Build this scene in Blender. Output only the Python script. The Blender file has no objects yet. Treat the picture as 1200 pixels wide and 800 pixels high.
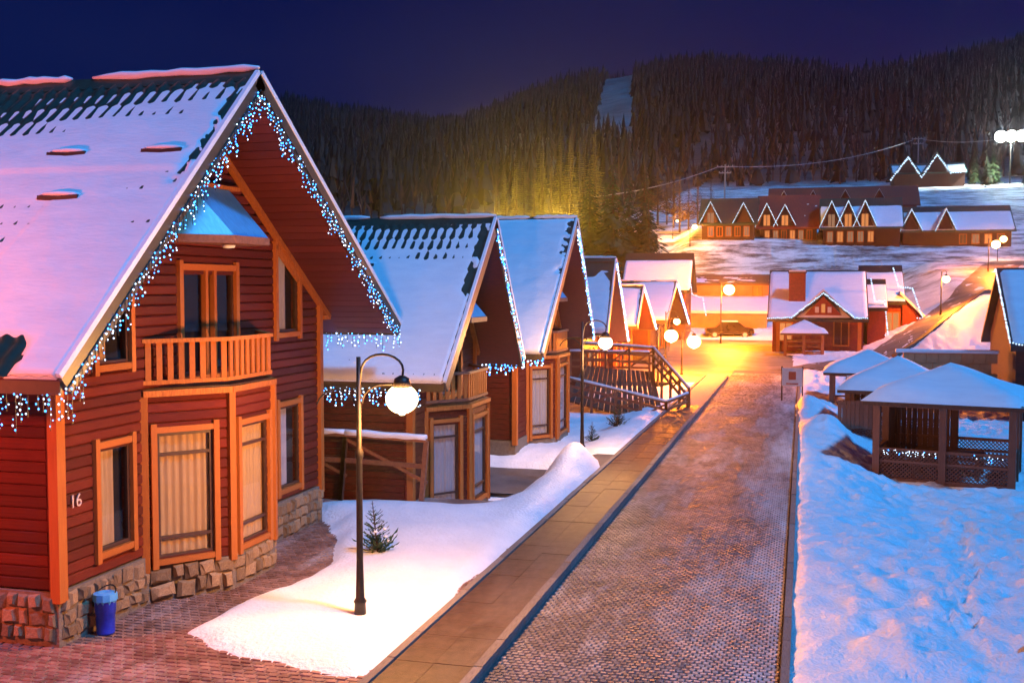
import bpy, math, random
import numpy as np
from mathutils import Vector, Matrix
random.seed(7); rng = np.random.default_rng(7)
PI = math.pi
sc = bpy.context.scene
COL = sc.collection

# ------------------------------------------------------------------ camera, world, moon, exposure
FPX, HC = 1263.0, 4.6
PITCH, YAW = math.atan2(65, FPX), math.atan2(342, math.hypot(FPX, 65))
cam_d = bpy.data.cameras.new('camera'); cam = bpy.data.objects.new('camera', cam_d); COL.objects.link(cam)
cam_d.sensor_width = 36.0; cam_d.lens = 36.0 * FPX / 1200.0
cam_d.clip_start = 0.1; cam_d.clip_end = 5000
cam.location = (0, 0, HC)
cam.rotation_euler = (PI / 2 - PITCH, 0, YAW)
sc.camera = cam

SUN_EL, SUN_AZ = math.radians(54), math.radians(104)      # azimuth: where the moon stands, clockwise from +Y
w = bpy.data.worlds.new('World'); sc.world = w; w.use_nodes = True
wn = w.node_tree.nodes; wl = w.node_tree.links
sky = wn.new('ShaderNodeTexSky'); sky.sky_type = 'NISHITA'; sky.sun_disc = False
sky.sun_elevation = SUN_EL; sky.sun_rotation = SUN_AZ
sky.air_density = 1.0; sky.dust_density = 0.3; sky.ozone_density = 4.0
tint = wn.new('ShaderNodeMixRGB'); tint.blend_type = 'MULTIPLY'; tint.inputs[0].default_value = 1
tint.inputs[2].default_value = (0.16, 0.22, 1.0, 1)
wtc = wn.new('ShaderNodeTexCoord'); wmp = wn.new('ShaderNodeMapping'); wmp.inputs['Scale'].default_value = (1.6, 1.6, 5.0)
wnz = wn.new('ShaderNodeTexNoise'); wnz.inputs['Scale'].default_value = 2.2; wnz.inputs['Detail'].default_value = 7
wl.new(wtc.outputs['Generated'], wmp.inputs[0]); wl.new(wmp.outputs[0], wnz.inputs[0])
wrp = wn.new('ShaderNodeValToRGB'); wrp.color_ramp.elements[0].position = 0.38; wrp.color_ramp.elements[1].position = 0.70
wrp.color_ramp.elements[0].color = (0.03, 0.13, 1.0, 1); wrp.color_ramp.elements[1].color = (0.14, 0.22, 1.1, 1)      # thin night cloud
wl.new(wnz.outputs[0], wrp.inputs[0]); wl.new(wrp.outputs[0], tint.inputs[2])
wl.new(sky.outputs[0], tint.inputs[1]); wl.new(tint.outputs[0], wn['Background'].inputs[0])
wn['Background'].inputs[1].default_value = 0.013

sd = bpy.data.lights.new('moon', 'SUN'); so = bpy.data.objects.new('moon', sd); COL.objects.link(so)
sd.energy = 3.5; sd.angle = math.radians(6); sd.color = (0.05, 0.39, 1.0)
dirv = Vector((math.sin(SUN_AZ) * math.cos(SUN_EL), math.cos(SUN_AZ) * math.cos(SUN_EL), math.sin(SUN_EL)))
so.rotation_euler = dirv.to_track_quat('Z', 'Y').to_euler()
sc.view_settings.view_transform = 'Standard'; sc.view_settings.look = 'None'
sc.view_settings.exposure = 0.0; sc.view_settings.gamma = 1.0; sc.view_settings.use_curve_mapping = False
sc.cycles.use_denoising = True
sc.cycles.max_bounces = 6; sc.cycles.diffuse_bounces = 3; sc.cycles.glossy_bounces = 2; sc.cycles.transparent_max_bounces = 8
sc.cycles.sample_clamp_indirect = 4.0; sc.cycles.caustics_reflective = False; sc.cycles.caustics_refractive = False

# ------------------------------------------------------------------ materials
def lin(r, g, b):
    f = lambda c: (c / 255 / 12.92) if c / 255 <= 0.04045 else ((c / 255 + 0.055) / 1.055) ** 2.4
    return (f(r), f(g), f(b), 1)

def mat(name, c1, c2=None, rough=0.6, scale=8.0, stretch=(1, 1, 1), bump=0.0, bscale=None, metal=0.0, rand=0.0, island=0.0, coord='Object', spec=0.5, detail=5.0):
    m = bpy.data.materials.new(name); m.use_nodes = True
    n, l = m.node_tree.nodes, m.node_tree.links
    p = n['Principled BSDF']; p.inputs['Roughness'].default_value = rough; p.inputs['Metallic'].default_value = metal
    p.inputs['Specular IOR Level'].default_value = spec
    tc = n.new('ShaderNodeTexCoord'); mp = n.new('ShaderNodeMapping'); mp.inputs['Scale'].default_value = stretch
    l.new(tc.outputs[coord], mp.inputs[0])
    nz = n.new('ShaderNodeTexNoise'); nz.inputs['Scale'].default_value = scale; nz.inputs['Detail'].default_value = detail
    nz.inputs['Roughness'].default_value = 0.65
    l.new(mp.outputs[0], nz.inputs[0])
    rp = n.new('ShaderNodeValToRGB'); rp.color_ramp.elements[0].position = 0.32; rp.color_ramp.elements[1].position = 0.68
    rp.color_ramp.elements[0].color = (*c1[:3], 1); rp.color_ramp.elements[1].color = (*(c2 or c1)[:3], 1)
    l.new(nz.outputs[0], rp.inputs[0])
    out = rp.outputs[0]
    if rand or island:
        hv = n.new('ShaderNodeHueSaturation'); mr = n.new('ShaderNodeMapRange')
        if island:
            src = n.new('ShaderNodeNewGeometry').outputs['Random Per Island']; a = island
        else:
            src = n.new('ShaderNodeObjectInfo').outputs['Random']; a = rand
        mr.inputs[3].default_value = 1 - a; mr.inputs[4].default_value = 1 + a
        l.new(src, mr.inputs[0]); l.new(mr.outputs[0], hv.inputs['Value']); l.new(out, hv.inputs['Color']); out = hv.outputs[0]
    l.new(out, p.inputs['Base Color'])
    if bump:
        b = n.new('ShaderNodeBump'); b.inputs['Strength'].default_value = min(bump, 1); b.inputs['Distance'].default_value = 0.03
        nb = n.new('ShaderNodeTexNoise'); nb.inputs['Scale'].default_value = bscale or scale * 2; nb.inputs['Detail'].default_value = 6
        l.new(mp.outputs[0], nb.inputs[0]); l.new(nb.outputs[0], b.inputs['Height']); l.new(b.outputs[0], p.inputs['Normal'])
    return m

def emis(name, col, strength, sampling='AUTO'):
    m = bpy.data.materials.new(name); m.use_nodes = True
    n, l = m.node_tree.nodes, m.node_tree.links
    n.remove(n['Principled BSDF'])
    e = n.new('ShaderNodeEmission'); e.inputs[0].default_value = (*col, 1); e.inputs[1].default_value = strength
    l.new(e.outputs[0], n['Material Output'].inputs[0])
    m.cycles.emission_sampling = sampling
    return m

SNOW = mat('snow', (0.80, 0.82, 0.86), (0.88, 0.89, 0.92), 0.55, 3.0, bump=1.0, bscale=16.0)
ROOFSNOW = mat('roof_snow', (0.78, 0.80, 0.85), (0.88, 0.89, 0.92), 0.6, 1.3, (1, 3, 3), bump=0.35, bscale=7.0)
SIDING = mat('siding', (0.070, 0.0065, 0.0028), (0.20, 0.024, 0.008), 0.5, 5.0, (1.2, 8, 8), bump=0.5, bscale=12, rand=0.34, spec=0.3)
SIDING2 = mat('siding_plain', (0.10, 0.018, 0.008), (0.19, 0.04, 0.016), 0.5, 3.0, (1, 1, 12), bump=0.4, bscale=4)
SOFFIT = mat('soffit_wood', (0.07, 0.009, 0.004), (0.12, 0.016, 0.007), 0.5, 6.0, (1, 6, 6), rand=0.2)
TRIM = mat('trim_wood', (0.34, 0.085, 0.014), (0.60, 0.19, 0.034), 0.5, 7.0, (6, 6, 1.2), rand=0.16, bump=0.4, bscale=20, spec=0.3)
DARKWOOD = mat('dark_wood', (0.05, 0.022, 0.014), (0.10, 0.045, 0.026), 0.6, 5.0, (4, 4, 1.5), bump=0.3, rand=0.15)
BROWNWOOD = mat('brown_wood', (0.16, 0.06, 0.035), (0.26, 0.10, 0.055), 0.6, 5.0, (3, 3, 3), bump=0.3, rand=0.2)
FASCIA = mat('fascia_paint', (0.055, 0.045, 0.028), (0.09, 0.07, 0.04), 0.45, 4.0)
TILE = mat('roof_tile', (0.010, 0.040, 0.032), (0.018, 0.060, 0.048), 0.35, 5.0)
TILEDARK = mat('roof_sheet_dark', (0.008, 0.010, 0.012), (0.016, 0.018, 0.02), 0.45, 5.0)
STONE = mat('field_stone', (0.24, 0.14, 0.07), (0.42, 0.28, 0.15), 0.8, 7.0, bump=0.7, bscale=20, rand=0.4)
MORTAR = mat('mortar', (0.15, 0.11, 0.08), (0.24, 0.19, 0.14), 0.9, 14.0, bump=0.6)
ROOMDARK = mat('painted_room_dark', (0.012, 0.008, 0.007), (0.02, 0.013, 0.01), 0.9)  # near-black colour on solid cores stands for the shade of unlit rooms
SASH = mat('dark_sash', (0.05, 0.02, 0.012), (0.08, 0.035, 0.02), 0.4, 9.0)
CURTAIN = mat('curtain_cloth', (0.62, 0.36, 0.13), (0.82, 0.54, 0.24), 0.9, 9.0, (14, 14, 0.3))
CURTAIN2 = mat('pale_curtain', (0.55, 0.50, 0.48), (0.75, 0.70, 0.66), 0.9, 9.0, (14, 14, 0.3))
BLUESHEET = mat('blue_sheet', (0.05, 0.34, 0.58), (0.10, 0.50, 0.78), 0.35, 3.0, (1, 9, 2))
METAL = mat('black_metal', (0.012, 0.011, 0.011), (0.03, 0.026, 0.024), 0.4, 12.0, metal=0.3)
PALEMETAL = mat('pale_metal', (0.30, 0.30, 0.31), (0.42, 0.42, 0.43), 0.5, 12.0)
ROADM = mat('road_base', (0.075, 0.062, 0.06), (0.14, 0.12, 0.115), 0.75, 1.2, bump=0.6, bscale=30)
PAVER = mat('paver_stone', (0.085, 0.068, 0.066), (0.25, 0.21, 0.205), 0.45, 0.9, island=0.28, bump=0.3, bscale=40, detail=8)
def frost(m, x0, x1, col=(0.62, 0.64, 0.68)):
    """blown snow and ice lying on the paving: noise drawn out along the road, thicker beside the lawn; wet between"""
    n, l = m.node_tree.nodes, m.node_tree.links; p = n['Principled BSDF']; src = p.inputs['Base Color'].links[0].from_socket
    g = n.new('ShaderNodeNewGeometry'); mp = n.new('ShaderNodeMapping'); mp.inputs['Scale'].default_value = (1.1, 0.22, 1); l.new(g.outputs['Position'], mp.inputs[0])
    a = n.new('ShaderNodeTexNoise'); a.inputs['Scale'].default_value = 1.0; a.inputs['Detail'].default_value = 9; a.inputs['Roughness'].default_value = 0.72; l.new(mp.outputs[0], a.inputs[0])
    sx = n.new('ShaderNodeSeparateXYZ'); l.new(g.outputs['Position'], sx.inputs[0])
    e = n.new('ShaderNodeMapRange'); e.inputs[1].default_value = x0; e.inputs[2].default_value = x1; e.inputs[3].default_value = 0.0; e.inputs[4].default_value = 0.20; l.new(sx.outputs['X'], e.inputs[0])
    ad = n.new('ShaderNodeMath'); ad.operation = 'ADD'; l.new(a.outputs[0], ad.inputs[0]); l.new(e.outputs[0], ad.inputs[1])
    r_ = n.new('ShaderNodeMapRange'); r_.inputs[1].default_value = 0.50; r_.inputs[2].default_value = 0.78; r_.inputs[4].default_value = 0.85; l.new(ad.outputs[0], r_.inputs[0])
    mx = n.new('ShaderNodeMixRGB'); l.new(r_.outputs[0], mx.inputs[0]); l.new(src, mx.inputs[1]); mx.inputs[2].default_value = (*col, 1); l.new(mx.outputs[0], p.inputs['Base Color'])
    b = n.new('ShaderNodeMapRange'); b.inputs[1].default_value = 0.3; b.inputs[2].default_value = 0.6; b.inputs[3].default_value = 0.40; b.inputs[4].default_value = 0.6; l.new(a.outputs[0], b.inputs[0]); l.new(b.outputs[0], p.inputs['Roughness'])
frost(PAVER, -1.5, -0.2)
WALKM = mat('sidewalk_paving', (0.036, 0.019, 0.013), (0.095, 0.054, 0.039), 0.55, 2.2, rand=0.05, bump=0.35, bscale=30, detail=8)
KERB = mat('kerb_concrete', (0.13, 0.11, 0.10), (0.23, 0.20, 0.19), 0.8, 9.0, bump=0.4, rand=0.15)
APRON = mat('apron_paving', (0.12, 0.055, 0.040), (0.30, 0.18, 0.14), 0.7, 1.4, island=0.3, bump=0.4, bscale=25, detail=9)
frost(WALKM, 5, 6, (0.16, 0.125, 0.11)); frost(APRON, 5, 6, (0.5, 0.48, 0.48))
PLAZA = mat('packed_snow_road', (0.06, 0.045, 0.038), (0.22, 0.18, 0.16), 0.55, 0.5, bump=0.5, bscale=5, detail=8)
NEEDLE = mat('conifer_needles', (0.020, 0.042, 0.018), (0.055, 0.090, 0.035), 0.8, 2.0, rand=0.35, spec=0.2)
NEEDLE_DRY = mat('larch_twigs', (0.10, 0.065, 0.035), (0.17, 0.11, 0.06), 0.9, 2.0, rand=0.35, spec=0.1)
BARK = mat('bark', (0.05, 0.03, 0.02), (0.10, 0.065, 0.045), 0.9, 6.0, (1, 1, 0.3), bump=0.5)
FOREST = mat('forest_conifers', (0.030, 0.024, 0.022), (0.055, 0.042, 0.036), 0.9, 0.02, island=0.5, spec=0.1)
FORESTB = mat('forest_bare_trees', (0.085, 0.045, 0.045), (0.14, 0.08, 0.075), 0.9, 0.02, island=0.5, spec=0.1)
BRICK = mat('red_brick', (0.17, 0.018, 0.01), (0.27, 0.035, 0.018), 0.7, 6.0, bump=0.3, rand=0.12)
ORANGEWALL = mat('ochre_wall', (0.46, 0.20, 0.09), (0.58, 0.28, 0.13), 0.8, 1.2, bump=0.2)
BINBLUE = mat('blue_plastic', (0.012, 0.03, 0.55), (0.025, 0.07, 0.80), 0.3, 6.0)
BAGBLUE = mat('pale_blue_bag', (0.05, 0.32, 0.75), (0.10, 0.42, 0.85), 0.35, 9.0)
SIGNW = mat('sign_panel', (0.70, 0.66, 0.62), (0.80, 0.77, 0.74), 0.5, 9.0)
SIGNR = mat('sign_print', (0.45, 0.06, 0.03), (0.55, 0.10, 0.05), 0.5, 9.0)
CARPAINT = mat('car_paint', (0.012, 0.011, 0.012), (0.02, 0.018, 0.02), 0.2, 3.0)
RUBBER = mat('rubber', (0.012, 0.012, 0.012), (0.02, 0.02, 0.02), 0.8)
NUMBERM = mat('number_paint', (0.60, 0.42, 0.34), (0.7, 0.5, 0.4), 0.5)

def glass_mat():
    m = bpy.data.materials.new('window_glass'); m.use_nodes = True
    n, l = m.node_tree.nodes, m.node_tree.links; n.remove(n['Principled BSDF'])
    t = n.new('ShaderNodeBsdfTransparent'); t.inputs[0].default_value = (0.86, 0.86, 0.88, 1)
    g = n.new('ShaderNodeBsdfGlossy'); g.inputs['Roughness'].default_value = 0.03
    lw = n.new('ShaderNodeLayerWeight'); lw.inputs[0].default_value = 0.22
    gb = n.new('ShaderNodeNewGeometry'); f = n.new('ShaderNodeMath'); f.operation = 'MULTIPLY_ADD'
    l.new(gb.outputs['Backfacing'], f.inputs[0]); f.inputs[1].default_value = -1.0; l.new(lw.outputs['Fresnel'], f.inputs[2]); f.use_clamp = True
    mx = n.new('ShaderNodeMixShader'); l.new(f.outputs[0], mx.inputs[0]); l.new(t.outputs[0], mx.inputs[1]); l.new(g.outputs[0], mx.inputs[2])
    l.new(mx.outputs[0], n['Material Output'].inputs[0]); return m
GLASS = glass_mat()
GLOBE = emis('lamp_globe', (1.0, 0.74, 0.40), 9.0, 'NONE')
GLOBEFAR = emis('far_lamp_globe', (1.0, 0.62, 0.22), 14.0, 'NONE')
FLOODM = emis('flood_lens', (0.85, 1.0, 0.85), 60.0, 'NONE')
LEDW = emis('led_white', (0.55, 0.74, 1.0), 6.0)
LEDB = emis('led_blue', (0.03, 0.26, 1.0), 12.0)
LEDL = emis('led_line', (0.52, 0.74, 1.0), 2.0)
HILLWALL = mat('dark_hill_timber', (0.035, 0.008, 0.004), (0.075, 0.017, 0.009), 0.7, 2.0, (1, 1, 8), bump=0.3)
WINLIT = emis('lit_window', (1.0, 0.36, 0.12), 0.7)
WINDIM = emis('dim_lit_window', (1.0, 0.55, 0.34), 0.3)

# ground: snow near, forest floor on the mountain, paler cleared strip
def ground_mat():
    m = SNOW.copy(); m.name = 'ground_snow'
    n, l = m.node_tree.nodes, m.node_tree.links
    p = n['Principled BSDF']; src = p.inputs['Base Color'].links[0].from_socket
    g = n.new('ShaderNodeNewGeometry'); sx = n.new('ShaderNodeSeparateXYZ'); l.new(g.outputs['Position'], sx.inputs[0])
    mr = n.new('ShaderNodeMapRange'); mr.inputs[1].default_value = 232; mr.inputs[2].default_value = 262
    wx = n.new('ShaderNodeMapRange'); wx.inputs[1].default_value = -24; wx.inputs[2].default_value = -30; wx.inputs[4].default_value = 110; l.new(sx.outputs['X'], wx.inputs[0])
    ya_ = n.new('ShaderNodeMath'); ya_.operation = 'ADD'; l.new(sx.outputs['Y'], ya_.inputs[0]); l.new(wx.outputs[0], ya_.inputs[1]); l.new(ya_.outputs[0], mr.inputs[0])
    nz = n.new('ShaderNodeTexNoise'); nz.inputs['Scale'].default_value = 0.05; nz.inputs['Detail'].default_value = 8
    l.new(g.outputs['Position'], nz.inputs[0])
    rp = n.new('ShaderNodeValToRGB'); rp.color_ramp.elements[0].position = 0.4; rp.color_ramp.elements[1].position = 0.62
    rp.color_ramp.elements[0].color = (0.025, 0.020, 0.022, 1); rp.color_ramp.elements[1].color = (0.06, 0.05, 0.05, 1)
    l.new(nz.outputs[0], rp.inputs[0])
    mx = n.new('ShaderNodeMixRGB'); l.new(mr.outputs[0], mx.inputs[0]); l.new(src, mx.inputs[1]); l.new(rp.outputs[0], mx.inputs[2])
    mp2 = n.new('ShaderNodeMapping'); mp2.inputs['Scale'].default_value = (0.22, 0.40, 0.8); l.new(g.outputs['Position'], mp2.inputs[0])
    nb2 = n.new('ShaderNodeTexNoise'); nb2.inputs['Scale'].default_value = 1.0; nb2.inputs['Detail'].default_value = 10; nb2.inputs['Roughness'].default_value = 0.7; l.new(mp2.outputs[0], nb2.inputs[0])
    r2 = n.new('ShaderNodeMapRange'); r2.inputs[1].default_value = 0.44; r2.inputs[2].default_value = 0.60; l.new(nb2.outputs[0], r2.inputs[0])
    r3 = n.new('ShaderNodeMapRange'); r3.inputs[1].default_value = 90; r3.inputs[2].default_value = 115; l.new(sx.outputs['Y'], r3.inputs[0])
    mu = n.new('ShaderNodeMath'); mu.operation = 'MULTIPLY'; l.new(r2.outputs[0], mu.inputs[0]); l.new(r3.outputs[0], mu.inputs[1])
    m3 = n.new('ShaderNodeMixRGB'); l.new(mu.outputs[0], m3.inputs[0]); l.new(mx.outputs[0], m3.inputs[1]); m3.inputs[2].default_value = (0.10, 0.075, 0.07, 1)
    l.new(m3.outputs[0], p.inputs['Base Color'])
    return m
GROUNDM = ground_mat()

# ------------------------------------------------------------------ mesh helpers
class MB:
    def __init__(s): s.v = []; s.f = []
    def add(s, vs, fs):
        o = len(s.v); s.v.extend([tuple(map(float, p)) for p in vs]); s.f.extend([tuple(i + o for i in f) for f in fs]); return s
    def box(s, x0, x1, y0, y1, z0, z1):
        return s.hexa([(x0, y0, z0), (x1, y0, z0), (x1, y1, z0), (x0, y1, z0), (x0, y0, z1), (x1, y0, z1), (x1, y1, z1), (x0, y1, z1)])
    def hexa(s, p):
        return s.add(p, [(0, 3, 2, 1), (4, 5, 6, 7), (0, 1, 5, 4), (1, 2, 6, 5), (2, 3, 7, 6), (3, 0, 4, 7)])
    def prism(s, base, top):
        n = len(base)
        return s.add(list(base) + list(top), [tuple(range(n))[::-1], tuple(range(n, 2 * n))] + [(i, (i + 1) % n, n + (i + 1) % n, n + i) for i in range(n)])
    def beam(s, a, b, wd, h, up=(0, 0, 1)):
        a, b = Vector(a), Vector(b); d = (b - a).normalized(); u = Vector(up)
        sd = d.cross(u)
        if sd.length < 1e-4: sd = d.cross(Vector((1, 0, 0)))
        sd.normalize(); u = sd.cross(d).normalized()
        q = lambda c, i, j: c + sd * (wd / 2 * i) + u * (h / 2 * j)
        return s.hexa([q(a, -1, -1), q(a, 1, -1), q(b, 1, -1), q(b, -1, -1), q(a, -1, 1), q(a, 1, 1), q(b, 1, 1), q(b, -1, 1)])
    def tube(s, pts, r, n=8):
        pts = [Vector(p) for p in pts]; rs = r if isinstance(r, (list, tuple)) else [r] * len(pts)
        o = len(s.v); prev = None
        for i, p in enumerate(pts):
            d = (pts[min(i + 1, len(pts) - 1)] - pts[max(i - 1, 0)]).normalized()
            a = prev if prev is not None else (Vector((1, 0, 0)) if abs(d.x) < 0.9 else Vector((0, 1, 0)))
            a = (a - d * a.dot(d)).normalized(); prev = a; b = d.cross(a)
            for k in range(n):
                t = 2 * PI * k / n; s.v.append(tuple(p + (a * math.cos(t) + b * math.sin(t)) * rs[i]))
        for i in range(len(pts) - 1):
            for k in range(n):
                s.f.append((o + i * n + k, o + i * n + (k + 1) % n, o + (i + 1) * n + (k + 1) % n, o + (i + 1) * n + k))
        s.f.append(tuple(o + k for k in range(n))[::-1]); s.f.append(tuple(o + (len(pts) - 1) * n + k for k in range(n)))
        return s
    def lathe(s, prof, n=16, c=(0, 0, 0)):
        o = len(s.v)
        for r, z in prof:
            for k in range(n):
                t = 2 * PI * k / n; s.v.append((c[0] + r * math.cos(t), c[1] + r * math.sin(t), c[2] + z))
        for i in range(len(prof) - 1):
            for k in range(n):
                s.f.append((o + i * n + k, o + i * n + (k + 1) % n, o + (i + 1) * n + (k + 1) % n, o + (i + 1) * n + k))
        s.f.append(tuple(o + k for k in range(n))[::-1]); s.f.append(tuple(o + (len(prof) - 1) * n + k for k in range(n)))
        return s
    def octa(s, c, r):
        x, y, z = c
        return s.add([(x + r, y, z), (x - r, y, z), (x, y + r, z), (x, y - r, z), (x, y, z + r), (x, y, z - r)],
                     [(0, 2, 4), (2, 1, 4), (1, 3, 4), (3, 0, 4), (2, 0, 5), (1, 2, 5), (3, 1, 5), (0, 3, 5)])
    def grid(s, P, flip=False):
        ny, nx = P.shape[:2]; o = len(s.v); s.v.extend(map(tuple, P.reshape(-1, 3).tolist()))
        for j in range(ny - 1):
            for i in range(nx - 1):
                q = (o + j * nx + i, o + j * nx + i + 1, o + (j + 1) * nx + i + 1, o + (j + 1) * nx + i)
                s.f.append(q[::-1] if flip else q)
        return s
    def mesh(s, name, m):
        me = bpy.data.meshes.new(name); me.from_pydata(s.v, [], s.f); me.update()
        if m: me.materials.append(m)
        return me
    def build(s, name, m, parent=None, smooth=False, bevel=0.0):
        me = s.mesh(name, m)
        if smooth: me.polygons.foreach_set('use_smooth', [True] * len(me.polygons))
        o = bpy.data.objects.new(name, me); COL.objects.link(o); o.parent = parent
        if bevel:
            b = o.modifiers.new('bevel', 'BEVEL'); b.width = bevel; b.segments = 2; b.limit_method = 'ANGLE'
        return o

def tag(o, label=None, cat=None, group=None, kind=None):
    if label: o['label'] = label
    if cat: o['category'] = cat
    if group: o['group'] = group
    if kind: o['kind'] = kind
    return o

def thing(name, label, cat, loc=(0, 0, 0), rz=0.0, group=None):
    o = bpy.data.objects.new(name, None); COL.objects.link(o); o.location = loc; o.rotation_euler = (0, 0, rz)
    o.empty_display_size = 0.3
    return tag(o, label, cat, group)

def copy_tree(o, parent=None):
    c = o.copy(); COL.objects.link(c); c.parent = parent
    for ch in o.children: copy_tree(ch, c)
    return c

def piece(name, me, parent, loc, rz=0.0, scale=(1, 1, 1), rot=None):
    o = bpy.data.objects.new(name, me); COL.objects.link(o); o.parent = parent
    o.location = loc; o.rotation_euler = rot if rot else (0, 0, rz); o.scale = scale
    return o

def vnoise(x, y, seed=0):
    """smooth value noise, vectorised"""
    xi, yi = np.floor(x).astype(np.int64), np.floor(y).astype(np.int64); xf, yf = x - xi, y - yi
    def h(a, b):
        n = (a * 374761393 + b * 668265263 + seed * 982451653) & 0x7fffffff
        n = ((n ^ (n >> 13)) * 1274126177) & 0x7fffffff
        return (n & 0xffff) / 65535.0
    u, v = xf * xf * (3 - 2 * xf), yf * yf * (3 - 2 * yf)
    return (h(xi, yi) * (1 - u) + h(xi + 1, yi) * u) * (1 - v) + (h(xi, yi + 1) * (1 - u) + h(xi + 1, yi + 1) * u) * v
def fbm(x, y, seed=0, n=4):
    t = 0; a = 0.5
    for i in range(n): t = t + a * vnoise(x * 2 ** i, y * 2 ** i, seed + i); a *= 0.5
    return t
def sstep(a, b, x):
    t = np.clip((x - a) / (b - a), 0, 1); return t * t * (3 - 2 * t)

# unit plank lying along X, outer face -Y, slightly rounded outer edges
_pl = MB(); _prof = [(0.5, -0.5), (-0.34, -0.5), (-0.5, -0.36), (-0.5, 0.36), (-0.34, 0.5), (0.5, 0.5)]
_pl.prism([(-0.5, y, z) for y, z in _prof], [(0.5, y, z) for y, z in _prof])
PLANK = {}
def unit(name, m):
    k = (name, m.name)
    if k not in PLANK: PLANK[k] = _pl.mesh(name, m)
    return PLANK[k]
_cb = MB().box(-0.5, 0.5, -0.5, 0.5, -0.5, 0.5)
def cube(name, m):
    k = ('c', name, m.name)
    if k not in PLANK: PLANK[k] = _cb.mesh(name, m)
    return PLANK[k]

# ------------------------------------------------------------------ terrain
SNOWPOLY = np.array([(-8.05, 12.35), (-7.40, 11.80), (-6.75, 11.50), (-5.89, 11.37), (-4.78, 11.45), (-4.78, 25.2), (-5.2, 27.6), (-6.1, 27.3), (-6.5, 26.5),
                     (-6.6, 24.6), (-7.2, 23.4), (-8.4, 22.6), (-14, 21.8), (-14, 20.2), (-9.9, 20.2), (-8.7, 18.9), (-7.75, 16.4), (-7.75, 14.9), (-8.05, 13.6)])
def poly_dist(x, y, P):
    """positive inside"""
    d = np.full(x.shape, 1e9); ins = np.zeros(x.shape, bool); n = len(P)
    for i in range(n):
        ax, ay = P[i]; bx, by = P[(i + 1) % n]; ex, ey = bx - ax, by - ay
        t = np.clip(((x - ax) * ex + (y - ay) * ey) / (ex * ex + ey * ey), 0, 1)
        d = np.minimum(d, np.hypot(x - ax - t * ex, y - ay - t * ey))
        c = ((ay > y) != (by > y)) & (x < (bx - ax) * (y - ay) / ((by - ay) if by != ay else 1e-9) + ax); ins ^= c
    return np.where(ins, d, -d)

RISE_Y = [-200, 95, 120, 150, 176, 205, 232, 262]; RISE_Z = [0, 0, 3.4, 9.4, 15.6, 20, 24.4, 29]
CR_X = [-800, -380, -226, -200, -152, -137, -114, -85, -39, -15, 18, 43, 79, 300, 800]
CR_Z = [180, 178, 156, 144, 130, 135, 154, 168, 175, 168, 157, 164, 174, 200, 220]
def base_h(x, y):
    z = np.interp(y, RISE_Y, RISE_Z)
    cr = np.interp(x * 450.0 / np.maximum(y, 300.0), CR_X, CR_Z)
    t = np.clip((y - 262) / 590.0, 0, 1)
    z = np.where(y > 262, 29 + (cr - 29) * t ** 0.9, z)
    z = z + sstep(250, 420, y) * (fbm(x / 90, y / 90, 5) - 0.5) * 22
    z = z - sstep(870, 1300, y) * 90
    z = z + np.clip((x - 3.6) / 9.0, 0, 1) * 3.9 * sstep(48, 78, y) * (1 - sstep(116, 138, y))                       # the bank that carries the upper road
    z = z + np.interp(x, [-18, -15, -6, 2, 13, 26], [0, 1.5, 1.3, 0.8, 0.4, 0.1]) * sstep(141, 148, y) * (1 - sstep(160, 168, y))   # terrace of the uphill chalets
    z = z - 0.72 * sstep(15, 29, y) * sstep(-0.1, 3.0, x) * (1 - sstep(44, 56, y))           # lawn dips towards the gazebos
    z = z - 0.80 * sstep(19.5, 23, y) * (1 - sstep(27, 31, y)) * sstep(-5.4, -6.7, x)        # hollow by the second chalet
    z = z - 0.25 * sstep(27, 31, y) * (1 - sstep(60, 75, y)) * sstep(-5.4, -6.7, x)
    return z
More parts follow.
